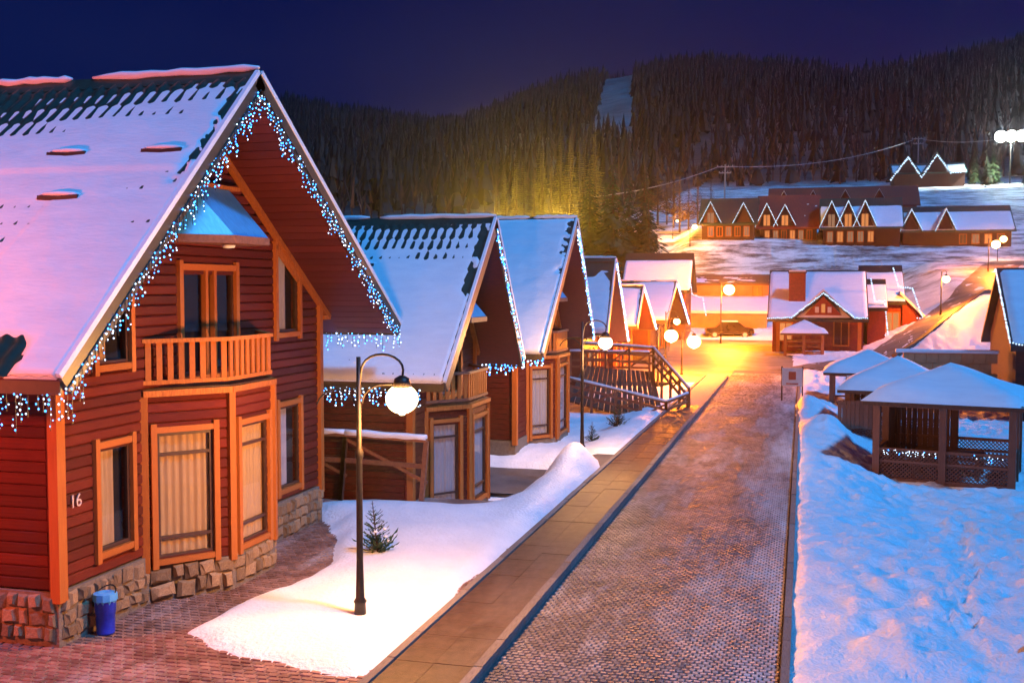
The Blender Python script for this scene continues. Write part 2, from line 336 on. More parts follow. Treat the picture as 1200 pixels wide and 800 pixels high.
def ground_h(x, y):
    x = np.asarray(x, float); y = np.asarray(y, float)
    z = base_h(x, y)
    road = (1 - sstep(-0.34, 0.02, x + 0.22 * (fbm(x * 0 + 3.3, y / 0.9, 31) - 0.5))) * sstep(-4.95, -4.72, x) * (1 - sstep(56, 62, y))
    plaza = (1 - sstep(-1.5, 0.5, x)) * sstep(-17, -13, x) * sstep(50, 54, y) * (1 - sstep(92, 97, y))
    paved_left = (x < -4.85) & (y < 22) & (y > -30)
    lane = (x < -4.85) & (y > 26.7) & (y < 29.3)
    n1 = fbm(x / 1.3, y / 1.3, 1) - 0.5; n2 = fbm(x / 0.45, y / 0.45, 2) - 0.5
    near = (y < 70)
    rid = np.abs(fbm(x / 0.55 + y / 2.2, y / 0.42, 12, 3) - 0.45)
    edgek = 0.35 + 0.65 * sstep(0.0, 1.2, x) 
    snow = 0.09 + (0.15 * n1 + 0.13 * n2) * near * edgek + 0.25 * edgek * (fbm(x / 0.26, y / 0.34, 8, 3) - 0.45) - 0.75 * edgek * np.clip(0.12 - rid, 0, 1) * near * near * (y > 8)
    # right lawn: ploughed lip beside the road, churned surface
    lip = 0.03 * sstep(-0.25, 0.25, x) * (1 - sstep(0.7, 2.6, x)) * (x > -1)
    snow = snow + lip * near
    pile = 0.55 * np.exp(-((x - 0.85) / 0.75) ** 2 - ((y - 35.5) / 1.6) ** 2) + 0.40 * np.exp(-((x - 0.3) / 0.7) ** 2 - ((y - 42) / 2) ** 2)
    snow = snow + pile
    # two worn tracks over the lawn
    for (ax, ay), (bx, by) in (((2.0, 15.6), (3.35, 25.5)), ((2.22, 15.5), (3.5, 25.4))):
        t = np.clip((y - ay) / (by - ay), 0, 1); cxx = ax + (bx - ax) * t + 0.10 * np.sin(y * 1.4)
        foot = 0.6 + 0.4 * np.sin(y * 2 * PI / 0.62 + ax * 9)
        m = np.exp(-((x - cxx) / 0.09) ** 2) * (y > ay) * (y < by)
        edge = np.exp(-((np.abs(x - cxx) - 0.15) / 0.06) ** 2) * (y > ay) * (y < by)
        snow = snow - 0.19 * m * foot + 0.05 * edge
    # left bank: thick pile inside the outline only
    dd = poly_dist(x, y, SNOWPOLY) + 0.35 * n1
    bank = -0.10 + 0.22 * sstep(-0.05, 0.50, dd) + 0.08 * sstep(0.4, 1.6, dd) + 0.20 * sstep(16.5, 21, y) + 0.09 * n1 + 0.03 * n2
    bank = bank + 0.38 * np.exp(-((x + 5.55) / 0.55) ** 2 - ((y - 26.2) / 1.3) ** 2) * (dd > -0.2)
    left = (x < -4.72) & (y < 29.3)
    snow = np.where(left & ((y < 26.7) | (dd > 0)), np.where(dd > -0.1, bank, -0.10), snow)
    snow = np.where(lane & (dd < 0), -0.12, snow)
    rr = np.maximum(road, plaza)
    z = z + snow * (1 - rr) - 0.10 * rr
    return z
def gz(x, y): return float(ground_h(np.array([x]), np.array([y]))[0])

def spaced(fine0, fine1, step, lo, hi, grow=1.12):
    a = list(np.arange(fine0, fine1, step)); s = step; v = a[-1]
    while v < hi: s *= grow; v += s; a.append(v)
    s = step; v = fine0; b = []
    while v > lo: s *= grow; v -= s; b.append(v)
    return np.array(b[::-1] + a)
gx = spaced(-11, 7.5, 0.11, -1300, 1300, 1.10); gy = spaced(9.5, 44, 0.14, -80, 1400, 1.045)
GX, GY = np.meshgrid(gx, gy); GZ = ground_h(GX, GY)
gm = MB().grid(np.dstack([GX, GY, GZ])).build('ground', GROUNDM, smooth=True); tag(gm, kind='structure')

road = MB().box(-3.60, -0.20, -25, 60, -0.09, -0.012).build('road', ROADM); tag(road, kind='structure')
plz = MB().prism([(-14, 52, -0.085), (-0.6, 52, -0.085), (0.2, 62, -0.085), (-1.2, 94, -0.085), (-15, 94, -0.085)],
                 [(-14, 52, -0.02), (-0.6, 52, -0.02), (0.2, 62, -0.02), (-1.2, 94, -0.02), (-15, 94, -0.02)]).build('village_square', PLAZA); tag(plz, kind='structure')

# the cleared run up the mountain and the road that climbs the bank
SKI = mat('thin_snow', (0.07, 0.07, 0.075), (0.20, 0.205, 0.215), 0.8, 0.06, bump=0.4)
sy, sk = np.meshgrid(np.linspace(325, 850, 120), np.linspace(0, 1, 8), indexing='ij')
sxx = (-80.0 - (846 - sy) * 0.012) * (1 - sk) * sy / 450 + (-69.5) * sk * sy / 450
run = MB().grid(np.dstack([sxx, sy, base_h(sxx, sy) + 0.5])).build('ski_slope', SKI, smooth=True); tag(run, kind='structure')
cl = np.array([(0.0, 60.5), (3.2, 66), (6.8, 75), (10.6, 86), (14.5, 99), (18.5, 114), (24, 126)]); tt = np.linspace(0, len(cl) - 1, 60)
cxs, cys = np.interp(tt, range(len(cl)), cl[:, 0]), np.interp(tt, range(len(cl)), cl[:, 1])
dxs, dys = np.gradient(cxs), np.gradient(cys); nn = np.hypot(dxs, dys); W5 = np.linspace(-1.7, 1.7, 7)
RX = cxs[:, None] + dys[:, None] / nn[:, None] * W5; RY = cys[:, None] - dxs[:, None] / nn[:, None] * W5
upr = MB().grid(np.dstack([RX, RY, np.maximum(ground_h(RX, RY), base_h(RX, RY)) + 0.06])).build('climbing_road', PLAZA, smooth=True); tag(upr, kind='structure')
# cobbles: real setts on the near stretch of the road
def setts(x0, x1, y0, y1, sx, sy, z, name, m, parent, clip=None):
    vs, fs = [], []; j = 0; y = y0
    while y < y1:
        x = x0 + (0.5 * sx if j % 2 else 0)
        while x < x1 - 0.02:
            if clip is None or clip(x + sx / 2, y + sy / 2):
                a, b = x + 0.003 + random.random() * 0.005, min(x + sx - 0.003 - random.random() * 0.005, x1); c, d = y + 0.003 + random.random() * 0.005, y + sy - 0.003 - random.random() * 0.005
                t = z + random.uniform(-0.003, 0.005); k = 0.009; o = len(vs)
                tx, ty = random.uniform(-0.003, 0.003), random.uniform(-0.003, 0.003)
                vs += [(a, c, z - 0.03), (b, c, z - 0.03), (b, d, z - 0.03), (a, d, z - 0.03), (a + k, c + k, t - tx - ty), (b - k, c + k, t + tx - ty), (b - k, d - k, t + tx + ty), (a + k, d - k, t - tx + ty)]
                fs += [(o + 4, o + 5, o + 6, o + 7), (o, o + 1, o + 5, o + 4), (o + 1, o + 2, o + 6, o + 5), (o + 2, o + 3, o + 7, o + 6), (o + 3, o, o + 4, o + 7)]
            x += sx
        y += sy; j += 1
    b = MB(); b.v, b.f = vs, fs
    return tag(b.build(name, m, parent), kind='stuff')
setts(-3.58, -0.22, 9.5, 58, 0.092, 0.092, 0.0, 'paving_setts', PAVER, road)
# sidewalk of slabs between two kerbs
walk = MB().box(-4.70, -3.72, -25, 56, -0.09, 0.075).build('sidewalk', KERB); tag(walk, kind='structure')
slab = cube('paving_slab', WALKM)
for i in range(64):
    y = 9.0 + i * 0.5
    for k in range(2):
        piece('paving_slab', slab, walk, (-4.455 + 0.49 * k + 0.0, y + 0.25, 0.083 + random.uniform(-.003, .004)), 0, (0.486, 0.496, 0.03))
kst = cube('kerb_stone', KERB)
for i in range(46):
    y = 9.0 + i * 1.0
    piece('kerb_stone', kst, walk, (-3.66, y + 0.5, 0.03 + random.uniform(-.006, .006)), random.uniform(-.006, .006), (0.115, 0.985, 0.16))
    piece('kerb_stone', kst, walk, (-4.765, y + 0.5, 0.045 + random.uniform(-.006, .006)), random.uniform(-.006, .006), (0.105, 0.985, 0.16))
for i in range(46):
    piece('kerb_stone', kst, road, (-0.15, 9.0 + i + 0.5, 0.02 + random.uniform(-.008, .004)), random.uniform(-.006, .006), (0.10, 0.985, 0.14))
# apron in front of and beside the first chalet
apron = MB().prism([(-26, -20, -0.05), (-4.83, -20, -0.05), (-4.83, 22, -0.05), (-26, 22, -0.05)], [(-26, -20, 0.0), (-4.83, -20, 0.0), (-4.83, 22, 0.0), (-26, 22, 0.0)]).build('courtyard', APRON)
tag(apron, kind='structure')
setts(-13.5, -4.84, 9.0, 20.5, 0.15, 0.11, 0.012, 'paving_setts', APRON, apron, lambda x, y: y > 8.5 + 0.0 * x and (x > -9.2 or y < 11.6))
lx, ly = np.meshgrid(np.linspace(-16, -4.84, 40), np.linspace(26.9, 29.1, 12))
lane = MB().grid(np.dstack([lx, ly, base_h(lx, ly) - 0.02 + 0.02 * fbm(lx, ly, 77)])).build('lane', ROADM, smooth=True)
tag(lane, kind='structure')
# ------------------------------------------------------------------ chalets
def pos(F, s, d, z):
    ox, oy, a = F
    return (ox + math.cos(a) * s + math.sin(a) * d, oy + math.sin(a) * s - math.cos(a) * d, z)
def boxF(mb, F, s0, s1, d0, d1, z0, z1):
    return mb.hexa([pos(F, s0, d1, z0), pos(F, s1, d1, z0), pos(F, s1, d0, z0), pos(F, s0, d0, z0), pos(F, s0, d1, z1), pos(F, s1, d1, z1), pos(F, s1, d0, z1), pos(F, s0, d0, z1)])
def pieceF(name, me, parent, F, s0, s1, d0, d1, z0, z1):
    c = pos(F, (s0 + s1) / 2, (d0 + d1) / 2, (z0 + z1) / 2)
    return piece(name, me, parent, c, F[2], (s1 - s0, d1 - d0, z1 - z0))

def window(root, F, s0, s1, z0, z1, cur=CURTAIN, bars=(), mulls=(), cw=0.09, ears=0.05, cover=1.0, lit=None, name='window', lod=0, top_drop=0.0):
    """opening s0..s1, z0..z1; casing outside it"""
    mb = MB(); t = 0.05
    boxF(mb, F, s0, s0 + t, -0.07, -0.01, z0, z1); boxF(mb, F, s1 - t, s1, -0.07, -0.01, z0, z1)
    boxF(mb, F, s0 + t, s1 - t, -0.07, -0.012, z0, z0 + t); boxF(mb, F, s0 + t, s1 - t, -0.07, -0.012, z1 - t, z1)
    wd = mb.build(name, SASH, root)
    cb = cube('casing_board', TRIM); e = ears
    pieceF('casing_board', cb, wd, F, s0 - cw, s0, -0.02, 0.055, z0 - cw - e, z1 + (cw + e if True else 0))
    pieceF('casing_board', cb, wd, F, s1, s1 + cw, -0.02, 0.055, z0 - cw - e, z1 + cw + e - top_drop)
    pieceF('casing_board', cb, wd, F, s0 + 0.001, s1 - 0.001, -0.02, 0.048, z0 - cw, z0)
    if not top_drop: pieceF('casing_board', cb, wd, F, s0 + 0.001, s1 - 0.001, -0.02, 0.048, z1, z1 + cw)
    else:
        MB().beam(pos(F, s0 - cw * 0.5, 0.02, z1 + 0.05), pos(F, s1 + cw * 0.5, 0.02, z1 + 0.05 - top_drop), 0.07, cw, ).build('casing_board', TRIM, wd)
    if lod < 2:
        pieceF('glass_pane', cube('glass_pane', GLASS), wd, F, s0 + t, s1 - t, -0.045, -0.038, z0 + t, z1 - t)
    sb = cube('glazing_bar', SASH)
    for z in bars: pieceF('glazing_bar', sb, wd, F, s0 + t, s1 - t, -0.06, -0.012, z - 0.022, z + 0.022)
    for q in mulls: pieceF('mullion', cube('mullion', TRIM), wd, F, q - 0.04, q + 0.04, -0.06, 0.03, z0, z1)
    if lit: pieceF('lit_blind', cube('lit_blind', lit), wd, F, s0 + t, s1 - t, -0.10, -0.075, z0 + t, z1 - t)
    elif cur:
        segs = [(s0, s1)] if cover >= 1 else [(s0 + 0.02, s0 + 0.02 + (s1 - s0) * (cover + 0.12))]
        for a, b in segs:
            n = max(12, int((b - a) * 60)); S = np.linspace(a + 0.03, b - 0.03, n)
            D = -0.080 + 0.014 * np.sin(S * 2 * PI / 0.11) + 0.008 * np.sin(S * 2 * PI / 0.29 + 1)
            P = np.array([[pos(F, s, d, z) for s, d in zip(S, D)] for z in (z0 + 0.03, z1 - 0.03)])
            MB().grid(P).build('curtain', cur, wd, smooth=True)
    return wd

def planks(root, F, lo, hi, z0, z1, openings, ph=0.15, th=0.14, m=SIDING, lod=0, name='plank'):
    """rows of siding; lo/hi are functions of z giving the ends"""
    acc = MB(); me = unit('plank', m); z = z0
    while z < z1 - 0.02:
        zt = min(z + ph, z1); zm = (z + zt) / 2
        a, b = max(lo(z), lo(zt)), min(hi(z), hi(zt))
        if b - a > 0.04:
            iv = [(a, b)]
            for s0, s1, q0, q1 in openings:
                if q0 < zm < q1:
                    nv = []
                    for u, v in iv:
                        if s1 <= u or s0 >= v: nv.append((u, v)); continue
                        if s0 > u: nv.append((u, s0))
                        if s1 < v: nv.append((s1, v))
                    iv = nv
            for u, v in iv:
                if v - u < 0.02: continue
                if lod == 0:
                    c = pos(F, (u + v) / 2, -th / 2 + random.uniform(-.004, .004), zm)
                    piece(name, me, root, c, F[2], (v - u, th, zt - z - 0.008))
                else: boxF(acc, F, u, v, -th, random.uniform(-.006, .006), z + 0.006, zt - 0.006)
        z = zt
    if lod and acc.v: tag(acc.build('plank_cladding', m, root), kind='stuff')

STONES = []
for k in range(5):
    b = MB(); j = lambda a: a + random.uniform(-.09, .09)
    b.hexa([(-.5, .5, -.5), (.5, .5, -.5), (j(.30), j(-.45), j(-.32)), (j(-.30), j(-.45), j(-.32)), (-.5, .5, .5), (.5, .5, .5), (j(.30), j(-.45), j(.32)), (j(-.30), j(-.45), j(.32))])
    STONES.append(b.mesh('stone', STONE))
def stone_face(root, F, s0, s1, z0, z1, rows=3):
    h = (z1 - z0) / rows
    for r in range(rows):
        s = s0 + random.uniform(0, .08)
        while s < s1 - 0.1:
            L = min(random.uniform(.12, .36), s1 - s)
            hh = h * random.uniform(.7, 1.12)
            c = pos(F, s + L / 2, 0.03, z0 + (r + .5) * h + random.uniform(-.03, .03))
            piece('stone', random.choice(STONES), root, c, rot=(0, random.uniform(-.16, .16), F[2] + random.uniform(-.1, .1)), scale=(L * random.uniform(.82, 1.0), random.uniform(.03, .08), hh))
            s += L

def slope_frame(ya, za, ye, ze):
    L = math.hypot(ye - ya, ze - za); d = ((ye - ya) / L, (ze - za) / L); n = (-d[1], d[0]) if d[0] > 0 else (d[1], -d[0])
    return L, d, n
def roof_slope(root, xr, xb, ya, za, ye, ze, lod, seed, tile=TILE, bare_ridge=1.0, bare_eave=True, thick=0.16, snow_t=0.085):
    L, d, n = slope_frame(ya, za, ye, ze)
    P = lambda x, s, h: (x, ya + d[0] * s + n[0] * h, za + d[1] * s + n[1] * h)
    q = [P(xr, 0, 0), P(xb, 0, 0), P(xb, L, 0), P(xr, L, 0)]; q2 = [P(xr, 0, -thick), P(xb, 0, -thick), P(xb, L, -thick), P(xr, L, -thick)]
    MB().prism(q2, q).build('roof_deck', SOFFIT, root)
    wl = 0.22; row = 0.35
    nx = {0: int((xr - xb) / wl * 7), 1: int((xr - xb) / wl * 4), 2: 40}[lod]; ns = {0: int(L / row * 6), 1: int(L / row * 4), 2: 24}[lod]
    X = np.linspace(xr - 0.01, xb, nx); S = np.linspace(0.0, L - 0.005, ns); XX, SS = np.meshgrid(X, S)
    H = 0.012 + 0.034 * (0.5 + 0.5 * np.cos(2 * PI * XX / wl)) + 0.026 * ((SS / row) % 1.0)
    if lod == 2: H = 0.03 + 0 * XX
    def surf(Hh, nm, m):
        A = np.dstack([XX, ya + d[0] * SS + n[0] * Hh, za + d[1] * SS + n[1] * Hh])
        return MB().grid(A, flip=(d[0] > 0) ^ True).build(nm, m, root, smooth=True)
    t = surf(H, 'roof_tiles', tile)
    ns1 = fbm(XX * 0.9, SS * 0.9, seed) - 0.5; ns2 = fbm(XX * 4, SS * 4, seed + 3) - 0.5; fromfront = (xr - XX)
    hs = snow_t + 0.045 * ns1 + 0.014 * ns2
    if lod == 0: hs -= 0.022 * sstep(2.30, 2.36, SS + 0.12 * ns1) + 0.012 * sstep(2.95, 3.02, SS + 0.1 * ns2) * sstep(1.5 , 1.6, fromfront - 0.1 * SS) - 0.016
    hs -= bare_ridge * (0.060 * (1 - sstep(0.3, 2.5, SS)) + 0.03 * np.exp(-(SS / 0.30) ** 2)) * (0.62 + 0.38 * sstep(0.3, 4.0, fromfront))
    if bare_eave:
        hs -= 0.13 * sstep(L - 0.62, L - 0.50, SS + 0.25 * ns1) * sstep(0.55, 0.9, fromfront + 0.5 * ns1)
    hs -= 0.07 * np.exp(-((fromfront - 0.10) / 0.12) ** 2) * (ns2 > -0.02) * (SS < 2.6) * (SS > .15)
    hs = np.maximum(hs, 0.0); hs[0, :] = 0; hs[-1, :] = 0; hs[:, 0] = 0.02; hs[:, -1] = 0
    SS[1, :] = 0.02; SS[-2, :] = L - 0.012
    surf(hs, 'snow_cover', ROOFSNOW)
    return L, P

def chalet(label, loc, yl, zl, ya, za, yr, zr, xr, yL, yR, depth, bay=None, lod=0, wins=(), floor=3.05, zf=0.60, seed=1, side=True, tile=TILE, number=None,
           guards=(), name='wooden_chalet', bare=1.0, canopy=True, group=None, snow_t=0.085, sill=0.0):
    root = thing(name, label, 'house', loc, 0, group)
    th = 0.14; FF = (0, 0, PI / 2)
    def zu(y, off=0.24):
        return (np.interp(y, [yl, ya, yr], [zl, za, zr]) - off)
    # solid inside
    poly = [(yL + th, -0.9), (yR - th, -0.9), (yR - th, zu(yR)), (ya, zu(ya)), (yL + th, zu(yL))]
    MB().prism([(-th, y, z) for y, z in poly], [(-depth, y, z) for y, z in poly]).build('wall', ROOMDARK if lod < 2 else SIDING2, root)
    lo = lambda z: yL if z < zu(yL) else yl + (ya - yl) * (z + 0.24 - zl) / (za - zl)
    hi = lambda z: yR if z < zu(yR) else yr + (ya - yr) * (z + 0.24 - zr) / (za - zr)
    ops = [(a, b, c, e) for (a, b, c, e, *_r) in wins]
    skip = [(bay[0] + 0.10, bay[3] - 0.10, -1, floor - 0.05)] if bay else []
    if bay: ops_face = ops + skip
    else: ops_face = ops
    if lod < 2: planks(root, FF, lo, hi, zf, zu(ya), ops_face, th=th, lod=lod)
    else:
        pp = [(0, yL, zf), (0, yR, zf), (0, yR, zu(yR)), (0, ya, zu(ya)), (0, yL, zu(yL))]
        MB().prism([(x - th, y, z) for x, y, z in pp], pp).build('front_wall', SIDING2, root)
    for wdw in wins:
        a, b, c, e = wdw[:4]; kw = wdw[4] if len(wdw) > 4 else {}
        FW = FF if lod < 2 else (0.12, 0, PI / 2)
        window(root, FW, a, b, c, e, lod=lod, **kw)
    # foundation
    MB().box(-depth, 0.02, yL - 0.03, yR + 0.03, -0.95, zf - 0.02).build('foundation', MORTAR, root)
    if lod == 0:
        FB = (0.02, 0, PI / 2)
        if bay:
            stone_face(root, FB, yL, bay[0], -0.05, zf - 0.06); stone_face(root, FB, bay[3], yR, -0.05, zf - 0.06)
        stone_face(root, (-3.0, yL - 0.03, 0), 0, 3.0, -0.05, zf - 0.06)
    # near side wall, facing -y
    FS = (-depth, yL, 0)
    if lod < 2 and side: planks(root, FS, lambda z: 0.0, lambda z: depth - th - 0.01, zf, zu(yL) + 0.02, [], th=0.05, lod=lod)
    # corner posts
    cp = cube('corner_post', TRIM)
    piece('corner_post', cp, root, (0.0, yL + 0.02, (zf - 0.15 + zu(yL)) / 2), 0, (0.14, 0.16, zu(yL) - zf + 0.13))
    piece('corner_post', cp, root, (0.0, yR - 0.02, (zf - 0.15 + zu(yR)) / 2), 0, (0.14, 0.13, zu(yR) - zf + 0.13))
    # rake trims on the wall under the roof
    for sgn, ye, ze in ((1, yr, zr), (-1, yl, zl)):
        L, d, n = slope_frame(ya, za, ye, ze)
        k = 0.90 if sgn > 0 else 0.86
        a = (0.05, ya + d[0] * 0.1 - n[0] * 0.24, za + d[1] * 0.1 - n[1] * 0.24); b = (0.05, ya + d[0] * L * k - n[0] * 0.24, za + d[1] * L * k - n[1] * 0.24)
        MB().beam(a, b, 0.09, 0.10, (1, 0, 0)).build('rake_trim', TRIM, root)
        if lod < 2 and sgn > 0: MB().beam((0.05, b[1], b[2]), (0.05, yR + 0.05, b[2]), 0.08, 0.09, (1, 0, 0)).build('rake_bracket', TRIM, root)
    # roof
    xb = -depth + 0.2
    Ll, Pl = roof_slope(root, xr, xb, ya, za, yl, zl, lod, seed, tile, bare_ridge=bare, bare_eave=(lod == 0), snow_t=snow_t)
    Lr, Pr = roof_slope(root, xr, xb, ya, za, yr, zr, max(lod, 1), seed + 9, tile, bare_ridge=bare, snow_t=snow_t)
    if lod == 0:
        sb = unit('soffit_board', SOFFIT); ang = math.atan2(zr - za, yr - ya); k = 0
        s = 0.25
        while s < Lr - 0.05:
            p = Pr((xr - 0.03) / 2, s + 0.09, -0.175); piece('soffit_board', sb, root, p, 0, (xr - 0.10, 0.03, 0.185), rot=(ang - PI / 2, 0, 0)); s += 0.195
    for (ye, ze, L, P) in ((yl, zl, Ll, Pl), (yr, zr, Lr, Pr)):
        MB().beam(P(xr + 0.02, -0.02, -0.09), P(xr + 0.02, L, -0.09), 0.27, 0.045, (1, 0, 0)).build('rake_board', FASCIA, root)
        MB().beam(P(xr + 0.03, 0.0, 0.07), P(xr + 0.03, L, 0.07), 0.07, 0.06, (1, 0, 0)).build('snow_edge', ROOFSNOW, root)
        MB().beam(P(xr, L + 0.02, -0.07), P(xb, L + 0.02, -0.07), 0.04, 0.20).build('eave_board', FASCIA, root)
    # ridge: dark cap with a broken roll of snow
    MB().prism([(xr + 0.03, ya - 0.16, za - 0.09), (xr + 0.03, ya, za + 0.10), (xr + 0.03, ya + 0.16, za - 0.09)], [(xb, ya - 0.16, za - 0.09), (xb, ya, za + 0.10), (xb, ya + 0.16, za - 0.09)]).build('ridge_cap', tile, root)
    x = xr + 0.04
    while x > xb + 0.5:
        ln = random.uniform(1.2, 3.0); x2 = max(x - ln, xb)
        n = 12; pts = [(x + (x2 - x) * t, ya - 0.02, za + 0.115 + random.uniform(-.012, .012)) for t in np.linspace(0, 1, n)]
        MB().tube(pts, [0.02] + [0.055 + random.uniform(-.012, .012) for _ in range(n - 2)] + [0.02], 8).build('ridge_snow', ROOFSNOW, root, smooth=True)
        x = x2 - random.uniform(0.12, 0.4)
    for gx_, gs in guards:
        a = Pl(gx_, gs, 0.085); b = Pl(gx_ - 0.62, gs, 0.085); m = Pl(gx_ - 0.31, gs + 0.03, 0.085)
        mb = MB().beam(a, m, 0.045, 0.06).beam(m, b, 0.045, 0.06); mb.build('snow_guard', TILEDARK, root)
        MB().tube([Pl(gx_ + .04, gs - 0.07, 0.05), Pl(gx_ - 0.1, gs - 0.05, 0.085), Pl(gx_ - 0.31, gs - 0.05, 0.095), Pl(gx_ - 0.52, gs - 0.05, 0.085), Pl(gx_ - 0.66, gs - 0.07, 0.05)], [.02, .045, .05, .045, .02], 8).build('guard_snow', ROOFSNOW, root, smooth=True)
    # bay window with balcony on top
    if bay:
        b0, b1, b2, b3, bx = bay[:5]
        pts = [(0, b0), (bx, b1), (bx, b2), (0, b3)]
        ins = lambda k: [(0 - 0.1, b0 + k * 1.2), (bx - k, b1 + k * 0.4), (bx - k, b2 - k * 0.4), (-0.1, b3 - k * 1.2)]
        MB().prism([(x, y, -0.9) for x, y in ins(0.14)], [(x, y, floor - 0.05) for x, y in ins(0.14)]).build('bay_core', ROOMDARK, root)
        MB().prism([(x, y, -0.95) for x, y in ins(-0.01)], [(x, y, zf - 0.19) for x, y in ins(-0.01)]).build('bay_foundation', MORTAR, root)
        for i in range(3):
            (x0, y0), (x1, y1) = pts[i], pts[i + 1]; L = math.hypot(x1 - x0, y1 - y0); F = (x0, y0, math.atan2(y1 - y0, x1 - x0))
            if i < 2:
                a, b = (0.17, L - 0.28) if i == 0 else (0.24, L - 0.20)
                wz0, wz1 = zf - 0.08, 2.36
                planks(root, F, lambda z: 0.03, lambda z, L=L: L - 0.03, zf - 0.2, floor - 0.1, [(a, b, wz0, wz1)], th=0.10, lod=lod)
                window(root, F, a, b, wz0, wz1, cur=CURTAIN if lod == 0 else CURTAIN2, bars=(wz0 + 0.30, wz1 - 0.32), lod=lod, cw=0.085)
            else: planks(root, F, lambda z: 0.03, lambda z, L=L: L - 0.03, zf - 0.2, floor - 0.1, [], th=0.10, lod=max(lod, 1))
            if lod == 0: stone_face(root, (F[0] + math.sin(F[2]) * 0.01, F[1] - math.cos(F[2]) * 0.01, F[2]), 0, L, -0.05, zf - 0.2, 2)
            piece('corner_post', cp, root, (pts[i][0], pts[i][1], (zf - 0.25 + floor) / 2 - 0.05), F[2] - 0.4, (0.11, 0.11, floor - zf + 0.15))
            boxm = MB(); boxF(boxm, F, -0.02, L + 0.02, -0.06, 0.07, floor - 0.11, floor - 0.02); boxm.build('floor_band', TRIM, root)
        piece('corner_post', cp, root, (0.01, b3, (zf - 0.25 + floor) / 2 - 0.05), 0, (0.11, 0.11, floor - zf + 0.15))
        MB().prism([(x, y, floor - 0.1) for x, y in ins(0.02)], [(x, y, floor) for x, y in ins(0.02)]).build('balcony_floor', DARKWOOD, root)
        bal = MB(); h = 0.72
        for i in range(3):
            (x0, y0), (x1, y1) = pts[i], pts[i + 1]; L = math.hypot(x1 - x0, y1 - y0); F = (x0, y0, math.atan2(y1 - y0, x1 - x0))
            boxF(bal, F, -0.01, L + 0.01, -0.07, 0.02, floor + h - 0.06, floor + h); boxF(bal, F, 0, L, -0.055, 0.005, floor + 0.06, floor + 0.12)
        rl = bal.build('balcony_rail', TRIM if lod == 0 else BROWNWOOD, root)
        bm = cube('baluster', TRIM)
        for i in range(3 if lod == 0 else 2):
            (x0, y0), (x1, y1) = pts[i], pts[i + 1]; L = math.hypot(x1 - x0, y1 - y0); F = (x0, y0, math.atan2(y1 - y0, x1 - x0)); nb = max(4, int(round(L / 0.165)))
            for k in range(nb):
                s = (k + 0.5) * L / nb; pieceF('baluster', bm, rl, F, s - 0.042, s + 0.042, -0.045, -0.015, floor + 0.12, floor + h - 0.06)
        if canopy:
            c0, c1 = bay[5] if len(bay) > 5 else (floor + 2.10, floor + 2.95)
            k = 0.95; base = [(0.0, b0 + 0.45), (bx * 0.95, b1 + 0.25), (bx * 0.95, b2 + 0.0), (0.0, b3 - 0.6)]; top = [(0.0, b0 + 1.45), (0.06, b1 + 0.6), (0.06, b2 - 0.15), (0.0, b3 - 1.45)]
            top = [(0.0, b1 - 0.15), (0.10, b1 + 0.1), (0.10, b2 - 0.05), (0.0, b2 + 0.05)]
            MB().prism([(x, y, c0 + 0.08) for x, y in base], [(x, y, c1) for x, y in top]).build('balcony_canopy', BLUESHEET, root)
            base2 = [(x * 1.03, y) for x, y in base]
            MB().prism([(x, y, c0 - 0.04) for x, y in base2], [(x, y, c0 + 0.077) for x, y in base2]).build('canopy_soffit', BROWNWOOD, root)
            MB().box(-0.02, 0.16, top[0][1] - 0.1, top[3][1] + 0.15, c1 + 0.003, c1 + 0.06).build('canopy_trim', TRIM, root)
            if lod == 0:
                MB().lathe([(0.02, -0.05), (0.09, -0.04), (0.11, 0.0)], 12, (bx * 0.6, (b1 + b2) / 2 - 0.1, c0 - 0.06)).build('canopy_lamp', SIGNW, root, smooth=True)
    if number:
        cu = bpy.data.curves.new('house_number', 'FONT'); cu.body = number[0]; cu.size = 0.24; cu.extrude = 0.006
        tmp = bpy.data.objects.new('tmp', cu); COL.objects.link(tmp); bpy.context.view_layer.update()
        me = bpy.data.meshes.new_from_object(tmp.evaluated_get(bpy.context.evaluated_depsgraph_get())); bpy.data.objects.remove(tmp)
        me.materials.clear(); me.materials.append(NUMBERM)
        piece('house_number', me, root, (0.02, number[1], number[2]), rot=(PI / 2, 0, PI / 2))
    return root

def at(root, p):
    a = root.rotation_euler.z; c, s = math.cos(a), math.sin(a); l = root.location
    return (l.x + c * p[0] - s * p[1], l.y + s * p[0] + c * p[1], l.z + p[2])

def icicles(label, pts, drop=(0.10, 0.42), step=0.11, r=0.014, gap=0.06, blue=0.5, group='icicle light strings on the chalets', jit=0.03):
    """hanging LED strands along a path; thing > cable, bulbs"""
    o = thing('icicle_lights', label, 'lights', pts[0], 0, group); o0 = Vector(pts[0])
    pts = [Vector(p) - o0 for p in pts]
    MB().tube(pts, 0.008, 5).build('cable', METAL, o)
    W, B = MB(), MB(); strands = MB()
    for a, b in zip(pts[:-1], pts[1:]):
        L = (b - a).length; n = max(1, int(L / step))
        for k in range(n):
            p = a.lerp(b, (k + random.random() * 0.5) / n); dl = random.uniform(*drop) if drop[1] > 0 else 0
            if dl > 0.03: strands.beam(p, p - Vector((0, 0, dl)), 0.006, 0.006)
            m = max(1, int(dl / gap) + 1)
            for j in range(m):
                q = p + Vector((random.uniform(-jit, jit), random.uniform(-jit, jit), -j * gap + random.uniform(-.02, .02)))
                (B if random.random() < blue else W).octa(q, r * random.uniform(0.7, 1.25))
    if W.v: tag(W.build('white_bulbs', LEDW, o), kind='stuff')
    if B.v: tag(B.build('blue_bulbs', LEDB, o), kind='stuff')
    if strands.v: tag(strands.build('strand_wires', METAL, o), kind='stuff')
    return o

